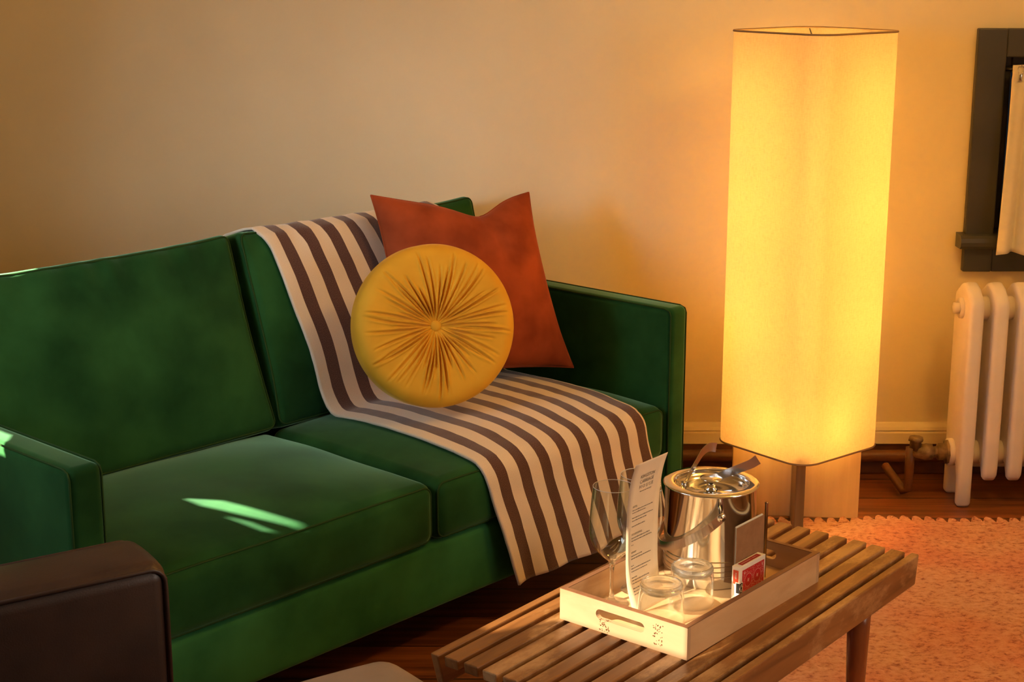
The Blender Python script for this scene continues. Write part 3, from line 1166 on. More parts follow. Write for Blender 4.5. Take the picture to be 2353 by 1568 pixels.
# ------------------------------------------------------------------ square rust pillow
def make_square_pillow():
    def W3(u_, v_, z_):
        return SU * u_ + SV * v_ + Vector((0, 0, z_))
    BL, BR = W3(2.735, 2.915, 0.462), W3(3.215, 2.735, 0.452)
    TL, TR = W3(2.762, 3.045, 0.948), W3(3.212, 2.900, 0.922)
    ctr = (BL + BR + TL + TR) / 4
    nrm = ((BR - BL).cross(TL - BL)).normalized()   # towards the viewer
    n = 46
    vs, fs = [], []
    def surf(s, t, side):
        e = 0.085
        # edges pulled in between the pointed corners
        ss = s * (1 - e * (1 - t * t) * abs(s) ** 3)
        te = t * (1 - e * (1 - s * s) * abs(t) ** 3)
        dip = 0.105 * math.exp(-((s - 0.26) / 0.30) ** 2) * max(0, t) ** 4
        dip += 0.05 * math.exp(-((s - 0.1) / 0.62) ** 2) * max(0, t) ** 4
        te -= dip * 1.25
        a, b_ = (ss + 1) / 2, (te + 1) / 2
        p = (BL * (1 - a) + BR * a) * (1 - b_) + (TL * (1 - a) + TR * a) * b_
        T = 0.098 * max(0, (1 - s ** 2 * 0.999)) ** 0.55 * max(0, (1 - t ** 2 * 0.999)) ** 0.5
        T *= 1 - 0.35 * math.exp(-((s - 0.26) / 0.22) ** 2) * max(0, t) ** 2
        wr = 0.011 * noise.noise((s * 2.4, t * 2.4, side)) + 0.010 * math.exp(-((s - 0.26) / 0.4) ** 2) * max(0, t) * sin(s * 26 + t * 5)
        wr *= max(0, 1 - s * s) * max(0, 1 - t * t)
        return p + nrm * (side * T + wr)
    def sp(i):
        x = -1 + 2 * i / n
        return math.copysign(abs(sin(x * pi / 2)), x)
    grid = {}
    for side in (1, -1):
        for i in range(n + 1):
            for j in range(n + 1):
                if side == -1 and (i in (0, n) or j in (0, n)):
                    grid[side, i, j] = grid[1, i, j]
                    continue
                grid[side, i, j] = len(vs)
                vs.append(surf(sp(i), sp(j), side) - ctr)
        for i in range(n):
            for j in range(n):
                q = (grid[side, i, j], grid[side, i + 1, j], grid[side, i + 1, j + 1], grid[side, i, j + 1])
                fs.append(q if side == 1 else q[::-1])
    root = thing('square_pillow', 'square rust velvet pillow with pointed corners beside the right sofa arm', 'pillow', ctr)
    c = link_mesh('cover', vs, fs, M['rust'], root, True)
    edge = [(i, 0) for i in range(n)] + [(n, j) for j in range(n)] + [(i, n) for i in range(n, 0, -1)] + [(0, j) for j in range(n, 0, -1)]
    loop_tube('seam', [vs[grid[1, i, j]] for i, j in edge], 0.0022, M['rust'], root)


make_square_pillow()

# ------------------------------------------------------------------ round pleated pillow
def make_round_pillow():
    c = SU * 2.655 + SV * 2.712 + Vector((0, 0, 0.671))
    nr = Vector((0.30, -0.93, 0.22)).normalized()
    xr = Vector((0, 0, 1)).cross(nr).normalized()
    yr = nr.cross(xr)
    rot = Matrix((xr, yr, nr)).transposed().to_4x4()
    root = thing('round_pillow', 'round mustard velvet pillow with pleats around a centre button', 'pillow', c)
    root.rotation_euler = rot.to_euler()
    RAD, H = 0.200, 0.056
    rnd = random.Random(3)
    pl = []
    a = 0.0
    while a < 2 * pi - 0.06:
        pl.append((a, rnd.choice((0.55, 0.75, 0.86, 0.92, 0.95)), rnd.uniform(0.5, 1.0), rnd.uniform(-0.10, 0.10)))
        a += rnd.uniform(0.075, 0.20)
    na, nrad = 900, 50
    vs, fs = [], []
    def height(r, th):
        q = r / RAD
        h = H * (0.36 + 0.64 * sin(min(1, q / 0.62) * pi / 2) ** 0.8)
        if q > 0.80:
            h *= sqrt(max(0, 1 - ((q - 0.80) / 0.20) ** 2.2)) * 0.62 + 0.38 if q < 1 else 0.38
        cr = 0
        for (pa, ln, dp, bend) in pl:
            d = (th - pa - bend * q * q + pi) % (2 * pi) - pi
            if abs(d) > 0.5:
                continue
            arc = d * max(r, 0.012)
            env = max(0, 1 - (q / ln) ** 6)
            wd = 0.0016 + 0.0013 * q
            cr += dp * env * (0.0085 * math.exp(-(arc / wd) ** 2) - 0.0040 * math.exp(-((abs(arc) - 2.2 * wd) / (1.3 * wd)) ** 2))
        return h - cr * min(1, q * 5)
    for side in (1, -1):
        base = len(vs)
        vs.append((0, 0, side * H * 0.34))
        for j in range(1, nrad + 1):
            q = 1 - (1 - j / nrad) ** 1.25
            r = RAD * q
            for k in range(na):
                th = 2 * pi * k / na
                hh = height(r, th) if side == 1 else H * (0.42 + 0.58 * sin(min(1, q / 0.62) * pi / 2)) * ((sqrt(max(0, 1 - ((q - 0.80) / 0.20) ** 2.2)) * 0.62 + 0.38) if q > 0.8 else 1)
                vs.append((r * cos(th), r * sin(th), side * hh))
        for k in range(na):
            k2 = (k + 1) % na
            fs.append((base, base + 1 + k, base + 1 + k2) if side == 1 else (base, base + 1 + k2, base + 1 + k))
            for j in range(nrad - 1):
                p = base + 1 + j * na
                f = (p + k, p + na + k, p + na + k2, p + k2)
                fs.append(f if side == 1 else f[::-1])
        last = base + 1 + (nrad - 1) * na
        if side == 1:
            l1 = last
        else:
            for k in range(na):
                k2 = (k + 1) % na
                fs.append((l1 + k, last + k, last + k2, l1 + k2))
    link_mesh('cover', vs, fs, M['mustard'], root, True)
    prof = [(0, 0.0335), (0.006, 0.0332), (0.010, 0.0322), (0.0130, 0.030), (0.0145, 0.0265), (0.0138, 0.021), (0.0, 0.016)]
    lathe('button', prof, M['mustard'], root, 32)
    pts = [(RAD * 1.004 * cos(2 * pi * k / 90), RAD * 1.004 * sin(2 * pi * k / 90), 0.021) for k in range(90)]
    return root


make_round_pillow()

# ------------------------------------------------------------------ floor lamp
lamp = thing('floor_lamp', 'tall square linen-shade floor lamp glowing yellow on a wooden cross base', 'lamp', (0.797, 4.245, 0), R(-6))
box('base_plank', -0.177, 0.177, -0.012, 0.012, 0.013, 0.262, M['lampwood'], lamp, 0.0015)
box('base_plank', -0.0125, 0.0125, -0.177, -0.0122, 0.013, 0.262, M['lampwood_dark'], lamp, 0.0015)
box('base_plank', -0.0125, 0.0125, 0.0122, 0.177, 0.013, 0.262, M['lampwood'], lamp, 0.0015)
tube('pole', [(0, 0.14, 0.262), (0, 0.14, 1.322), (0, 0.0, 1.326)], 0.007, M['steel_brush'], lamp, 10)


def make_shade():
    side, r = 0.336, 0.060
    z0, z1 = 0.231, 1.360
    h = side / 2
    loop = []
    for cx_, cy_, a0 in ((h - r, h - r, 0), (-h + r, h - r, 90), (-h + r, -h + r, 180), (h - r, -h + r, 270)):
        for k in range(9):
            a = R(a0 + 90 * k / 8)
            loop.append((cx_ + r * cos(a), cy_ + r * sin(a)))
    ca, sa = cos(R(45)), sin(R(45))
    loop = [(x * ca - y * sa, x * sa + y * ca) for x, y in loop]
    n = len(loop)
    nz = 24
    vs, fs = [], []
    for j in range(nz + 1):
        for x, y in loop:
            vs.append((x, y, z0 + (z1 - z0) * j / nz))
    for j in range(nz):
        for k in range(n):
            fs.append((j * n + k, j * n + (k + 1) % n, (j + 1) * n + (k + 1) % n, (j + 1) * n + k))
    o = link_mesh('lamp_shade', vs, fs, M['shade'], lamp, True)
    for z in (z0, z1):
        bm_ = bmesh.new()
        tube_bm(bm_, [(x, y, z) for x, y in loop], 0.0028, 6, True)
        bm_obj('binding', bm_, M['bind'], o, True)
    bm_ = bmesh.new()
    d = h * 1.40 - 0.017
    for (x, y) in ((h * ca * 1.41 - 0.02, 0), (-(h * ca * 1.41 - 0.02), 0), (0, h * 1.0 * 1.0), (0, -h * 1.0)):
        pass
    for (x, y) in ((0.20, 0.0), (-0.20, 0.0), (0.0, 0.20), (0.0, -0.20)):
        tube_bm(bm_, [(0, 0, 1.325), (x * 0.97, y * 0.97, 1.356)], 0.002, 6)
    bm_obj('shade_frame', bm_, M['rod'], lamp, True)


make_shade()
for by_, bz_, pw in ((0.10, 1.19, 4.4), (0.105, 0.90, 5.1), (0.105, 0.58, 5.9), (-0.048, 0.305, 2.4)):
    lp = bpy.data.lights.new('bulb_light', 'POINT')
    lp.energy = pw
    lp.color = (1.0, 0.52, 0.10)
    lp.shadow_soft_size = 0.030
    lo = bpy.data.objects.new('bulb_light', lp)
    COL.objects.link(lo)
    lo.parent = lamp
    lo.location = (0, by_, bz_)
    py_ = 0.14 if by_ > 0 else 0.0
    bb = lathe('bulb_socket', [(0, -0.085), (0.014, -0.085), (0.016, -0.075), (0.016, -0.040), (0.012, -0.034), (0, -0.034)], M['rod'], lamp, 16, (0, by_, bz_))
    tube('socket_arm', [(0, 0, -0.080), (0, py_ - by_, -0.090)], 0.005, M['rod'], bb, 8)

# ------------------------------------------------------------------ slatted bench
BT = 0.9018
bench = thing('slat_bench', 'low slatted wooden bench with worn brown finish used as coffee table', 'bench', (0.831, 3.041, 0), BT)
BL_, BWd, ZT_ = 0.972, 0.4745, 0.370
E0, G0, SW, SP = 0.0172, 0.0106, 0.0313, 0.04312


def slat_x(mb, y0, y1, z0, z1, x0, x1, sl):
    """slat along local x with ends that slant in towards the bottom"""
    bm_ = mb
    v = [bm_.verts.new(p) for p in ((x0, y0, z1), (x1, y0, z1), (x1, y1, z1), (x0, y1, z1), (x0 + sl, y0, z0), (x1 - sl * 0.6, y0, z0), (x1 - sl * 0.6, y1, z0), (x0 + sl, y1, z0))]
    fs = [(0, 1, 2, 3), (7, 6, 5, 4), (0, 4, 5, 1), (1, 5, 6, 2), (2, 6, 7, 3), (3, 7, 4, 0)]
    ff = [bm_.faces.new([v[i] for i in f]) for f in fs]
    es = list({e for f in ff for e in f.edges})
    bmesh.ops.bevel(bm_, geom=es, offset=0.0028, segments=2, profile=0.5, affect='EDGES')


bm = bmesh.new(); slat_x(bm, 0, E0, ZT_ - 0.063, ZT_, -BL_, 0, 0.018)
bm_obj('edge_rail', bm, M['bench'], bench)
bm = bmesh.new(); slat_x(bm, BWd - E0, BWd, ZT_ - 0.063, ZT_, -BL_, 0, 0.018)
bm_obj('edge_rail', bm, M['bench'], bench)
for k in range(10):
    y0 = E0 + G0 + k * SP
    bm = bmesh.new()
    d = random.uniform(-0.003, 0.001)
    slat_x(bm, y0, y0 + SW, ZT_ - 0.021, ZT_, -BL_ + 0.004 - d, -0.004 + d, 0.003)
    o_ = bm_obj('slat', bm, M['bench'], bench)
for x in (-0.80, -0.17):
    box('cross_rail', x - 0.022, x + 0.022, E0 + 0.001, BWd - E0 - 0.001, ZT_ - 0.062, ZT_ - 0.0215, M['bench'], bench, 0.002)
for x in (-0.80, -0.17):
    for y in (0.045, BWd - 0.045):
        tube('leg', [(x, y, ZT_ - 0.0625), (x, y, 0.25), (x, y, 0.013)], [0.0235, 0.0225, 0.0145], M['bench_leg'], bench, 28)

# ------------------------------------------------------------------ tray
tray = thing('serving_tray', 'pale wooden serving tray with cut-out handles on the slatted bench', 'tray', (0.303, 2.541, 0.3702), tt)
TL_, TW_, TH_, TT_ = 0.4614, 0.2793, 0.0612, 0.0105
box('tray_bottom', TT_, TL_ - TT_, TT_, TW_ - TT_, 0.0, 0.009, M['tray'], tray, 0)


def stadium(c, hl, hh, n=8):
    pts = []
    for k in range(n + 1):
        a = -pi / 2 + pi * k / n
        pts.append((c[0] + hl + hh * cos(a), c[1] + hh * sin(a)))
    for k in range(n + 1):
        a = pi / 2 + pi * k / n
        pts.append((c[0] - hl + hh * cos(a), c[1] + hh * sin(a)))
    return pts


for x0 in (0.0, TL_ - TT_):
    bm = bmesh.new()
    panel_with_holes(bm, [(0, 0), (TW_, 0), (TW_, TH_ - 0.0012), (0, TH_ - 0.0012)], [stadium((TW_ / 2 + 0.004, 0.034), 0.044, 0.0095)], 0, x0, x0 + TT_)
    pnl = bm_obj('end_panel', bm, M['tray_end'], tray)
    bm = bmesh.new()
    add_box(bm, x0, x0 + TT_, 0, TW_, TH_ - 0.0012, TH_, 0)
    bm_obj('top_edge', bm, M['tray_rim'], pnl)
for y0 in (0.0, TW_ - TT_):
    pnl = box('side_panel', TT_, TL_ - TT_, y0, y0 + TT_, 0, TH_ - 0.0012, M['tray'], tray, 0)
    box('top_edge', TT_, TL_ - TT_, y0, y0 + TT_, TH_ - 0.0012, TH_, M['tray_rim'], pnl, 0)
# burl specks in two patches of the near end panel
rnd = random.Random(11)
M['burl'] = plain('dark_burl', (0.12, 0.045, 0.015), 0.6)
for (cy_, cz_, sy, sz) in ((0.178, 0.016, 0.011, 0.013), (0.062, 0.030, 0.011, 0.020)):
    bm = bmesh.new()
    for k in range(46):
        y, z = cy_ + rnd.uniform(-1, 1) * sy, cz_ + rnd.uniform(-1, 1) * sz
        if not 0.002 < z < 0.055:
            continue
        r = rnd.uniform(0.0006, 0.0014)
        vs = [bm.verts.new((-0.0003, y + r * cos(2 * pi * q / 7), z + r * sin(2 * pi * q / 7) * rnd.uniform(0.8, 1.2))) for q in range(7)]
        bm.faces.new(vs)
    bo_ = bm_obj('burl_specks', bm, M['burl'], tray)
    bo_['kind'] = 'stuff'
TF = 0.3702 + 0.0092      # the tray's inner floor


def on_tray(u, v):
    p = tray_pt(u, v, TF)
    return (p.x, p.y, TF)


# ------------------------------------------------------------------ wine glasses
def wine_glass(label, u, v):
    root = thing('wine_glass', label, 'glass', on_tray(u, v), 0.4, 'stemmed wine glasses on the tray')
    outer = smooth_prof([(0.0055, 0.078), (0.0085, 0.086), (0.020, 0.096), (0.034, 0.113), (0.0418, 0.134), (0.0435, 0.152), (0.0425, 0.175), (0.0400, 0.205), (0.0375, 0.231)], 7)
    t = 0.0009
    inner = [(max(0.0005, r - t), z + (0.004 if i < 6 else 0.0)) for i, (r, z) in enumerate(outer)]
    prof = outer + [(outer[-1][0] - t * 0.5, outer[-1][1] + 0.0006)] + inner[::-1]
    prof = prof + [(0.0, inner[0][1])]
    lathe('bowl', prof, M['glass'], root, 72)
    foot = [(0, 0.0), (0.0325, 0.0), (0.0335, 0.0008), (0.031, 0.0020), (0.018, 0.0042), (0.008, 0.0075), (0.0046, 0.014), (0.0037, 0.030), (0.0036, 0.060), (0.0042, 0.072), (0.0054, 0.0785), (0.0, 0.0785)]
    lathe('stem', foot, M['tumbler'], root, 48)
    bm_ = bmesh.new()
    tube_bm(bm_, [(0.0371 * cos(2 * pi * k / 72), 0.0371 * sin(2 * pi * k / 72), 0.2315) for k in range(72)], 0.00062, 8, True)
    bm_obj('rim', bm_, M['rimglass'], root, True)
    return root


wine_glass('nearer stemmed wine glass at the left of the paper card', 0.100, 0.2352)
wine_glass('stemmed wine glass half hidden behind the paper card', 0.187, 0.2352)

# ------------------------------------------------------------------ tumblers, upside down
def tumbler(label, u, v, rt, rb, h):
    root = thing('tumbler', label, 'glass', on_tray(u, v), 0.0, 'upturned tumblers on the tray')
    w_ = 0.0022
    out = [(rb - w_, 0.0), (rb, 0.0008), (rb, 0.002), ((rb * 2 + rt) / 3, h * 0.35), ((rb + 2 * rt) / 3, h * 0.7), (rt, h - 0.010), (rt + 0.0004, h - 0.005), (rt - 0.002, h - 0.001), (rt - 0.006, h), (rt - 0.010, h - 0.001), (rt - 0.016, h - 0.003), (0.0, h - 0.0035)]
    inn = [(0.0, h - 0.0155), (rt - 0.012, h - 0.0155), (rt - 0.006, h - 0.0175), (rt - w_ - 0.001, h - 0.023), ((rb + rt) / 2 - w_, h * 0.5), (rb - w_, 0.0)]
    lathe('glass_wall', out[:7] + inn[2:], M['glass'], root, 72)
    lathe('thick_base', [(0.0, h - 0.0155), (rt - 0.012, h - 0.0155), (rt - 0.0045, h - 0.0165), (rt - 0.0006, h - 0.012), (rt - 0.0002, h - 0.006), (rt - 0.002, h - 0.001), (rt - 0.006, h), (rt - 0.010, h - 0.001), (rt - 0.016, h - 0.003), (0.0, h - 0.0035)], M['tumbler'], root, 72)
    return root


tumbler('nearer upturned tumbler at the tray end beside the paper card', 0.101, 0.124, 0.0395, 0.0445, 0.072)
tumbler('upturned tumbler between the ice bucket and the other tumbler', 0.199, 0.122, 0.0395, 0.0425, 0.076)

# ------------------------------------------------------------------ paper card with printing
def make_card():
    u0, u1 = 0.080, 0.181
    prof = [(0.1690, 0.0), (0.1765, 0.022), (0.1845, 0.048), (0.1885, 0.080), (0.1895, 0.120), (0.1893, 0.165), (0.1875, 0.210), (0.1815, 0.255), (0.1710, 0.290)]
    sp = smooth_prof(prof, 8)
    L = [0]
    for a, b_ in zip(sp, sp[1:]):
        L.append(L[-1] + sqrt((b_[0] - a[0]) ** 2 + (b_[1] - a[1]) ** 2))
    H = L[-1]
    Wd = u1 - u0
    def at(x, y, off=0.0):
        """x from the left edge, y from the bottom along the paper"""
        y = max(0, min(H, y))
        i = 0
        while i < len(L) - 2 and L[i + 1] < y:
            i += 1
        t = (y - L[i]) / (L[i + 1] - L[i])
        v = sp[i][0] + (sp[i + 1][0] - sp[i][0]) * t
        z = sp[i][1] + (sp[i + 1][1] - sp[i][1]) * t
        dv, dz = sp[i + 1][0] - sp[i][0], sp[i + 1][1] - sp[i][1]
        l = sqrt(dv * dv + dz * dz)
        return Vector((u0 + x - 0.140, v - 0.18 - dz / l * off, z + dv / l * off))
    c = tray_pt(0.140, 0.18, TF)
    root = thing('info_card', 'curled cream paper card printed with grey text between the glasses', 'card', c, tt)
    vs, fs = [], []
    nx, ny = 6, 60
    for j in range(ny + 1):
        for i in range(nx + 1):
            vs.append(at(Wd * i / nx, H * j / ny))
    for j in range(ny):
        for i in range(nx):
            a = j * (nx + 1) + i
            fs.append((a, a + 1, a + nx + 2, a + nx + 1))
    o = link_mesh('sheet', vs, fs, M['card'], root, True)
    md = o.modifiers.new('solid', 'SOLIDIFY')
    md.thickness = 0.0004
    md.offset = -1
    V, F = [], []
    V2, F2 = [], []
    def put(s, x, y, size, width=None, spc=1.0):
        tv, tf = text_mesh(s, size, spc)
        mxx = max(p[0] for p in tv)
        k = width / mxx if width else 1
        b0 = len(V)
        for p in tv:
            V.append(at(x + p[0] * k, y + p[1], 0.0004))
        for f in tf:
            F.append([b0 + i for i in f])
    put('KINGSTON', 0.030, H - 0.037, 0.0100, 0.044)
    put('CARRIAGE', 0.030, H - 0.0475, 0.0100, 0.044)
    put('HOUSE', 0.030, H - 0.058, 0.0100, 0.044, 1.5)
    rnd = random.Random(5)
    def small(x, y, w_):
        # small illegible print: short marks the size of words
        xx = x
        while xx < x + w_:
            wl = rnd.uniform(0.0025, 0.0075)
            b0 = len(V2)
            hgt = rnd.choice((0.0012, 0.0015))
            for px_, py_ in ((xx, y), (min(xx + wl, x + w_), y), (min(xx + wl, x + w_), y + hgt), (xx, y + hgt)):
                V2.append(at(px_, py_, 0.0004))
            F2.append([b0, b0 + 1, b0 + 2, b0 + 3])
            xx += wl + 0.0011
    small(0.034, H - 0.0645, 0.036)
    put('HOTEL', 0.016, H - 0.092, 0.0052, 0.015)
    for k, w_ in ((0.098, 0.064), (0.103, 0.042), (0.113, 0.066), (0.1185, 0.046), (0.129, 0.042)):
        small(0.016, H - k, w_)
    put('HOUSEKEEPING', 0.016, H - 0.146, 0.0052, 0.033)
    for k, w_ in ((0.152, 0.058), (0.1575, 0.064), (0.1655, 0.006)):
        small(0.016, H - k, w_)
    put('NEARBY', 0.016, H - 0.181, 0.0052, 0.016)
    for k, w_ in ((0.187, 0.034), (0.1925, 0.062), (0.206, 0.008), (0.2115, 0.062), (0.217, 0.05), (0.229, 0.016), (0.2345, 0.054), (0.240, 0.046), (0.2495, 0.034), (0.255, 0.058), (0.2605, 0.03)):
        if H - k > 0.004:
            small(0.016, H - k, w_)
    link_mesh('heading_lettering', V, F, M['ink'], root, False)
    link_mesh('small_print', V2, F2, M['ink'], root, False)


make_card()

# ------------------------------------------------------------------ ice bucket
BKU, BKV = 0.342, 0.1770
bk = thing('ice_bucket', 'polished steel ice bucket with lid and swing handle', 'ice bucket', on_tray(BKU, BKV))
RB = 0.0885
lathe('bucket_body', [(0, 0.0), (RB - 0.004, 0.0), (RB - 0.001, 0.002), (RB - 0.001, 0.006), (RB, 0.008), (RB, 0.0265), (RB, 0.184), (RB + 0.0035, 0.1865), (RB + 0.0040, 0.188), (RB + 0.002, 0.1900), (0.074, 0.1912), (0.0722, 0.190), (0.0715, 0.187), (0.0712, 0.160), (0, 0.160)], M['steel'], bk, 128)
for z in (0.026, 0.036, 0.046, 0.056):
    bm_ = bmesh.new()
    tube_bm(bm_, [((RB + 0.0002) * cos(2 * pi * k / 96), (RB + 0.0002) * sin(2 * pi * k / 96), z) for k in range(96)], 0.0012, 6, True)
    bm_obj('ring', bm_, M['steel'], bk, True)
lid = lathe('lid', [(0, 0.173), (0.012, 0.173), (0.0135, 0.1715), (0.040, 0.1700), (0.050, 0.1695), (0.060, 0.1725), (0.0665, 0.178), (0.0695, 0.1835), (0.0708, 0.1836), (0.0708, 0.1810), (0.066, 0.172), (0.058, 0.1668), (0, 0.1662)], M['steel'], bk, 96)
lathe('lid_knob', [(0, 0.1725), (0.013, 0.1725), (0.011, 0.175), (0.0085, 0.180), (0.009, 0.186), (0.014, 0.1905), (0.0205, 0.1935), (0.0225, 0.1955), (0.0215, 0.1975), (0.015, 0.1985), (0, 0.1988)], M['steel'], lid, 48)


def make_handle():
    cam_dir = Vector((-bk.location.x, -bk.location.y, 0)).normalized()
    ax = (Matrix.Rotation(R(13), 3, 'Z') @ cam_dir).normalized()
    lf = Vector((0, 0, 1)).cross(ax).normalized() * -1     # towards the left of the view
    if lf.x > 0:
        lf = -lf
    zp = 0.150
    n = 48
    pts, up = [], []
    hw = 0.0085
    verts, faces = [], []
    for k in range(n + 1):
        a = pi * k / n
        c_, s_ = cos(a), sin(a)
        p = ax * (c_ * (RB + 0.006)) + lf * ((RB + 0.010) * s_) + Vector((0, 0, zp - 0.082 * s_ ** 0.9 if s_ > 0 else zp))
        # radial outward direction and width direction across the strap
        rad_ = Vector((p.x, p.y, 0)).normalized()
        a2 = min(max(a, 0.02), pi - 0.02)
        tan = (ax * (-sin(a2)) * RB + lf * cos(a2) * RB + Vector((0, 0, -0.082 * 0.9 * sin(a2) ** -0.1 * cos(a2)))).normalized()
        wdir = tan.cross(rad_).normalized()
        for so_, sw in ((0, -1), (0, 1), (1, 1), (1, -1)):
            verts.append(p + wdir * hw * sw + rad_ * (0.0016 if so_ else 0.0))
    for k in range(n):
        for q in range(4):
            a0, b0 = k * 4 + q, k * 4 + (q + 1) % 4
            faces.append((a0, b0, b0 + 4, a0 + 4))
    faces.append((0, 1, 2, 3))
    faces.append((n * 4 + 3, n * 4 + 2, n * 4 + 1, n * 4))
    h = link_mesh('handle', verts, faces, M['steel_brush'], bk, False)
    for sgn in (1, -1):
        p = ax * sgn * (RB + 0.001) + Vector((0, 0, zp))
        bm_ = bmesh.new()
        tube_bm(bm_, [p, p + ax * sgn * 0.0085, p + ax * sgn * 0.0105], [0.0048, 0.0048, 0.002], 16)
        bm_obj('rivet', bm_, M['steel'], h, True)
    # rounded strap ends around the rivets
    for sgn in (1, -1):
        p = ax * sgn * (RB + 0.0058) + Vector((0, 0, zp))
        tube('strap_end', [p, p + ax * sgn * 0.0019], 0.0088, M['steel_brush'], h, 24)


make_handle()

# ------------------------------------------------------------------ tongs lying on the lid
def make_tongs():
    hinge = tray_pt(0.306, 0.214, TF + 0.186)
    A = [tray_pt(0.306, 0.214, TF + 0.1835), tray_pt(0.334, 0.222, TF + 0.196), tray_pt(0.369, 0.230, TF + 0.209), tray_pt(0.399, 0.235, TF + 0.222), tray_pt(0.420, 0.234, TF + 0.2275), tray_pt(0.436, 0.227, TF + 0.225)]
    B = [tray_pt(0.306, 0.214, TF + 0.1835), tray_pt(0.327, 0.196, TF + 0.188), tray_pt(0.356, 0.176, TF + 0.1945), tray_pt(0.389, 0.156, TF + 0.204), tray_pt(0.416, 0.136, TF + 0.214), tray_pt(0.428, 0.126, TF + 0.223)]
    root = thing('ice_tongs', 'open steel ice tongs lying across the bucket lid', 'tongs', hinge)
    def cr(P, n=8):
        Q = [tuple(p - hinge) for p in P]
        return [Vector(p) for p in smooth_prof(Q, n)]
    for P, hw1 in ((A, 0.0095), (B, 0.0105)):
        pts = cr(P)
        n = len(pts)
        vs, fs = [], []
        for i, p in enumerate(pts):
            t = (pts[min(i + 1, n - 1)] - pts[max(i - 1, 0)]).normalized()
            side = t.cross(Vector((0, 0, 1))).normalized()
            upv = side.cross(t).normalized()
            f = i / (n - 1)
            hw = 0.0058 + (hw1 - 0.0058) * f
            for so_, sw in ((-0.0006, -1), (-0.0006, 1), (0.0006, 1), (0.0006, -1)):
                vs.append(p + upv * hw * sw + side * so_)
        for i in range(n - 1):
            for q in range(4):
                a0, b0 = i * 4 + q, i * 4 + (q + 1) % 4
                fs.append((a0, b0, b0 + 4, a0 + 4))
        fs.append((0, 1, 2, 3))
        # saw-tooth grip at the tip
        e = (n - 1) * 4
        fs.append((e + 3, e + 2, e + 1, e))
        link_mesh('tong_arm', vs, fs, M['steel_dark'], root, False)
    bm_ = bmesh.new()
    tube_bm(bm_, [(-0.002, 0.0005, -0.010), (-0.002, 0.0005, 0.004)], 0.0055, 20)
    bm_obj('hinge', bm_, M['steel_dark'], root, True)


make_tongs()

# ------------------------------------------------------------------ kraft notebook
nb = thing('notebook', 'thin kraft paper notebook standing behind the card deck', 'notebook', on_tray(0.331, 0.0815), tt)
vs_c = []
for (n_, off, m_, x0, x1, z1, bend) in (('cover', -0.0026, 'kraft', -0.050, 0.050, 0.134, 0.0), ('pages', 0.0, 'paper', -0.048, 0.0485, 0.1325, 0.0), ('cover', 0.0024, 'kraft', -0.050, 0.050, 0.1342, 0.0)):
    if m_ == 'kraft':
        box(n_, x0, x1, off - 0.0003, off + 0.0003, 0.0, z1, M[m_], nb, 0)
    else:
        bm = bmesh.new()
        for k in range(6):
            y = -0.0018 + k * 0.0007
            add_box(bm, x0, x1, y, y + 0.0003, 0.0008, z1 + 0.0006 * k, 0)
        bm_obj(n_, bm, M[m_], nb)
# ------------------------------------------------------------------ metal stick
st = tube('stirring_stick', [(0, 0, 0), (0, 0, 0.150), (0, 0, 0.1515), (0, 0, 0.1535), (0, 0, 0.1545)], [0.0033, 0.0033, 0.0036, 0.0036, 0.0025], plain('dark_polished_metal', (0.32, 0.24, 0.19), 0.15, 1.0), None, 20)
p = on_tray(0.3945, 0.083)
st.location = p
tag(st, 'slim upright metal stick beside the kraft notebook', 'stick')

# ------------------------------------------------------------------ deck of cards
dk = thing('card_deck', 'red and white box of playing cards standing on its side in the tray', 'playing cards', on_tray(0.264, 0.0585), tt)
DL, DT, DH = 0.0915, 0.0175, 0.0655
box('box', 0, DL, 0, DT, 0, DH, M['deck_white'], dk, 0.0006)


def flat(name, polys, mat, parent, mapf):
    V, F = [], []
    for pl_ in polys:
        b0 = len(V)
        V += [mapf(x, y) for x, y in pl_]
        F.append(list(range(b0, b0 + len(pl_))))
    return link_mesh(name, V, F, mat, parent, False)


fr1 = lambda x, y: (x, -0.00025, y)
fr2 = lambda x, y: (x, -0.00045, y)
fr3 = lambda x, y: (x, -0.00065, y)
rect = lambda x0, x1, y0, y1: [(x0, y0), (x1, y0), (x1, y1), (x0, y1)]
pb = flat('printed_back', [rect(0.0085, DL - 0.0045, 0.004, DH - 0.0085)], M['deck_red'], dk, fr1)
rnd = random.Random(2)
marks = []
for k in range(700):
    x, y = rnd.uniform(0.010, DL - 0.006), rnd.uniform(0.0055, DH - 0.010)
    if min((x - 0.0305) ** 2 + (y - 0.0325) ** 2, (x - 0.0625) ** 2 + (y - 0.0325) ** 2) < 0.0138 ** 2:
        continue
    r = rnd.uniform(0.0003, 0.0007)
    a = rnd.uniform(0, pi)
    marks.append([(x + r * 1.8 * cos(a + q * pi / 2) * (1 if q % 2 else 0.45), y + r * 1.8 * sin(a + q * pi / 2) * (1 if q % 2 else 0.45)) for q in range(4)])
def ring(cx_, cy_, r0, r1, n=40):
    out = []
    for k in range(n):
        a, b_ = 2 * pi * k / n, 2 * pi * (k + 1) / n
        out.append([(cx_ + r0 * cos(a), cy_ + r0 * sin(a)), (cx_ + r1 * cos(a), cy_ + r1 * sin(a)), (cx_ + r1 * cos(b_), cy_ + r1 * sin(b_)), (cx_ + r0 * cos(b_), cy_ + r0 * sin(b_))])
    return out
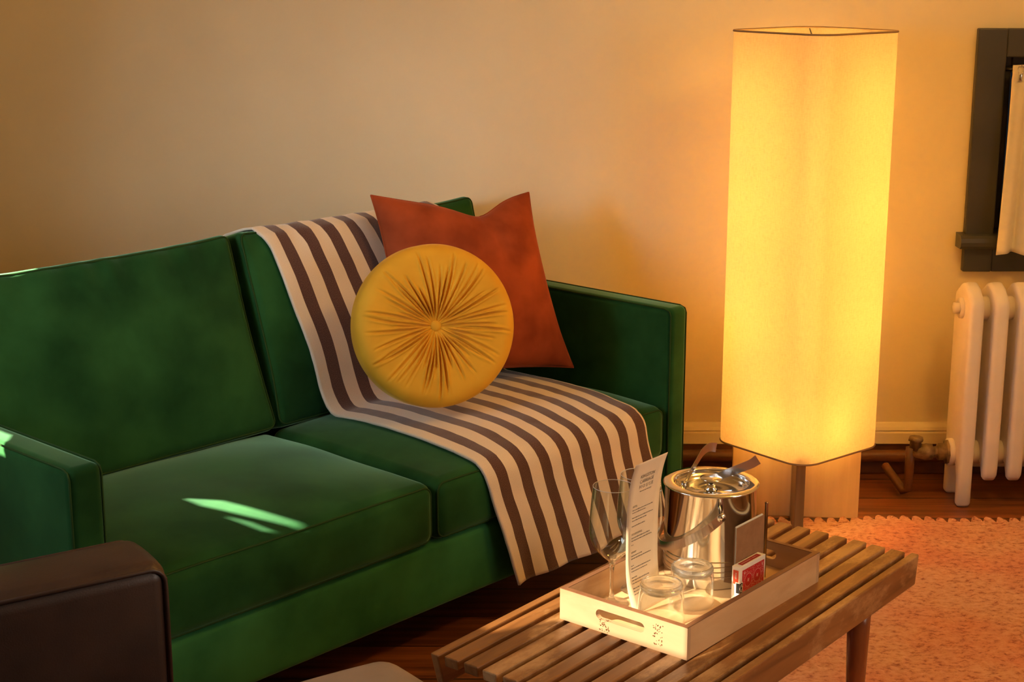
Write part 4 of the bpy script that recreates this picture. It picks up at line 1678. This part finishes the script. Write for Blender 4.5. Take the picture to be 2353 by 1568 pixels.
for cx_ in (0.0305, 0.0625):
    marks += ring(cx_, 0.0325, 0.0124, 0.0132)
    for k in range(12):
        a = pi * 2 * k / 12
        L_ = 0.0068 if k % 3 == 1 else 0.004
        marks.append([(cx_ + L_ * cos(a), 0.0325 + L_ * sin(a)), (cx_ + 0.0014 * cos(a + 0.5), 0.0325 + 0.0014 * sin(a + 0.5)), (cx_ + 0.0005 * cos(a), 0.0325 + 0.0005 * sin(a)), (cx_ + 0.0014 * cos(a - 0.5), 0.0325 + 0.0014 * sin(a - 0.5))])
for cx_, cy_ in ((0.0165, 0.050), (0.0805, 0.050), (0.0165, 0.012), (0.0805, 0.012)):
    for k in range(8):
        a = 2 * pi * k / 8
        marks.append([(cx_ + 0.0048 * cos(a), cy_ + 0.0048 * sin(a)), (cx_ + 0.0012 * cos(a + 0.6), cy_ + 0.0012 * sin(a + 0.6)), (cx_, cy_), (cx_ + 0.0012 * cos(a - 0.6), cy_ + 0.0012 * sin(a - 0.6))])
flat('pattern', marks, M['deck_pink'] if False else plain('pink_white_print', (0.72, 0.40, 0.37), 0.45), pb, fr2)
top = lambda x, y: (x, y, DH + 0.00025)
tp = flat('top_print', [rect(0.013, DL - 0.010, 0.0035, DT - 0.0035)], plain('dark_red_print', (0.30, 0.008, 0.014), 0.4), dk, top)
mk = []
x = 0.018
while x < DL - 0.018:
    wl = rnd.uniform(0.0012, 0.0022)
    mk.append(rect(x, x + wl, 0.0068, 0.0098))
    x += wl + (0.0007 if rnd.random() > 0.12 else 0.003)
flat('lettering', mk, plain('pink_lettering', (0.62, 0.30, 0.28), 0.5), tp, lambda x, y: (x, y, DH + 0.0005))
sd = lambda x, y: (-0.00025, DT - x, y)
sp_ = flat('side_print', [[(0.003, 0.0585), (0.0145, 0.0585), (0.0145, 0.031), (0.012, 0.028), (0.006, 0.031), (0.003, 0.031)]], M['deck_orange'], dk, sd)
tv_, tf_ = text_mesh('POKER', 0.0052)
mx_ = max(q[0] for q in tv_)
link_mesh('lettering', [(-0.0005, DT - (0.0072 + q[1]), 0.0535 - q[0] * 0.013 / mx_) for q in tv_], tf_, M['white_ink'], sp_, False)
# black seal wrapped round the corner with a white spade
sl_ = flat('seal', [rect(-0.0002, 0.0105, 0.011, 0.035)], M['white_ink'], dk, fr3)
flat('seal_wrap', [rect(0.0085, DT, 0.011, 0.035)], M['white_ink'], sl_, lambda x, y: (-0.0006, DT - x, y))
flat('seal_print', [rect(-0.0002, 0.0092, 0.0135, 0.0335)], M['seal'], sl_, lambda x, y: (x, -0.0009, y))
flat('seal_print', [rect(0.0105, DT + 0.0005, 0.0135, 0.0335)], M['seal'], sl_, lambda x, y: (-0.0008, DT - x, y))
spade = [(0.0, 0.0), (0.002, 0.0028), (0.0045, 0.0050), (0.0062, 0.0048), (0.0066, 0.0030), (0.0052, 0.0012), (0.0084, 0.0022), (0.0084, -0.0022), (0.0052, -0.0012), (0.0066, -0.0030), (0.0062, -0.0048), (0.0045, -0.0050), (0.002, -0.0028)]
bm = bmesh.new()
tube_bm(bm, [(-0.0008 + 0, -0.0011, 0)] * 0 + [(-0.0002 + q[0], -0.0010, 0.0235 + q[1] * 1.5) for q in spade], 0.00035, 5, True)
bm_obj('spade_mark', bm, M['white_ink'], sl_, True)

# ------------------------------------------------------------------ brown leather armchair (its far arm is in view)
CT = 0.58
ch = thing('armchair', 'dark brown leather armchair with piped box arms in front of the sofa', 'armchair', (-0.552, 2.418, 0), CT)
# local: x towards the chair's front, y towards the sofa; the arm in view lies at y 0 .. 0.155


def arm_def(yc):
    def f(p):
        z = p.z + 0.375
        if p.z > 0.15:
            z += 0.006 * (1 - (p.y / 0.078) ** 2)
        return Vector((p.x - 0.39, p.y + yc, z))
    return f


for yc in (0.078, -0.652):
    df = arm_def(yc)
    a = bm_obj('arm', rbox_pts(0.385, 0.078, 0.225, 0.028, (12, 4, 8), df), M['leather'], ch, True)
    bm_ = bmesh.new()
    for sg in (-1, 1):
        path = [(-0.38, 0.2185), (0.352, 0.2185)] + [(0.352 + 0.0265 * sin(R(q)), 0.192 + 0.0265 * cos(R(q))) for q in (15, 35, 55, 75)] + [(0.3785, 0.18), (0.3785, -0.2)]
        tube_bm(bm_, [df(Vector((x_, sg * 0.0745, z_))) for x_, z_ in path], 0.0042, 8)
    bm_obj('piping', bm_, M['leather'], a, True)
bm_obj('seat_base', rbox_pts(0.31, 0.284, 0.075, 0.02, (8, 6, 3), lambda p: Vector((p.x - 0.45, p.y - 0.287, p.z + 0.23))), M['leather'], ch, True)
bm_obj('seat_cushion', rbox_pts(0.27, 0.282, 0.060, 0.035, (10, 8, 3), lambda p: Vector((p.x - 0.42, p.y - 0.287, p.z + 0.367 + (0.02 * (1 - (p.x / 0.27) ** 2) * (1 - (p.y / 0.282) ** 2) if p.z > 0 else 0)))), M['leather'], ch, True)
bm_obj('backrest', rbox_pts(0.07, 0.282, 0.25, 0.04, (3, 8, 8), lambda p: Vector((p.x - 0.715 - 0.2 * (p.z + 0.25), p.y - 0.287, p.z + 0.56))), M['leather'], ch, True)
for x in (-0.06, -0.72):
    for y in (0.078, -0.652):
        tube('leg', [(x, y, 0.151), (x, y, 0.0)], [0.022, 0.015], M['bench_leg'], ch, 12)

# ------------------------------------------------------------------ footstool
fsr = thing('footstool', 'taupe leather footstool with rounded corners in front of the brown armchair', 'footstool', (-0.262, 2.225, 0), 0.62)
def fs_def(p):
    z = p.z
    if p.z > 0:
        z += 0.020 * max(0, 1 - (p.x / 0.26) ** 2) * max(0, 1 - (p.y / 0.24) ** 2)
    return Vector((p.x, p.y, z + 0.335))
fsc = bm_obj('cushion', rbox_pts(0.215, 0.205, 0.070, 0.055, (10, 10, 3), fs_def), M['taupe'], fsr, True)
bm_obj('frame', rbox_pts(0.205, 0.185, 0.055, 0.02, (6, 6, 3), lambda p: Vector((p.x, p.y, p.z + 0.20))), M['leather'], fsr, True)
for x in (-0.16, 0.16):
    for y in (-0.14, 0.14):
        tube('leg', [(x, y, 0.146), (x, y, 0.0)], [0.020, 0.013], M['bench_leg'], fsr, 12)
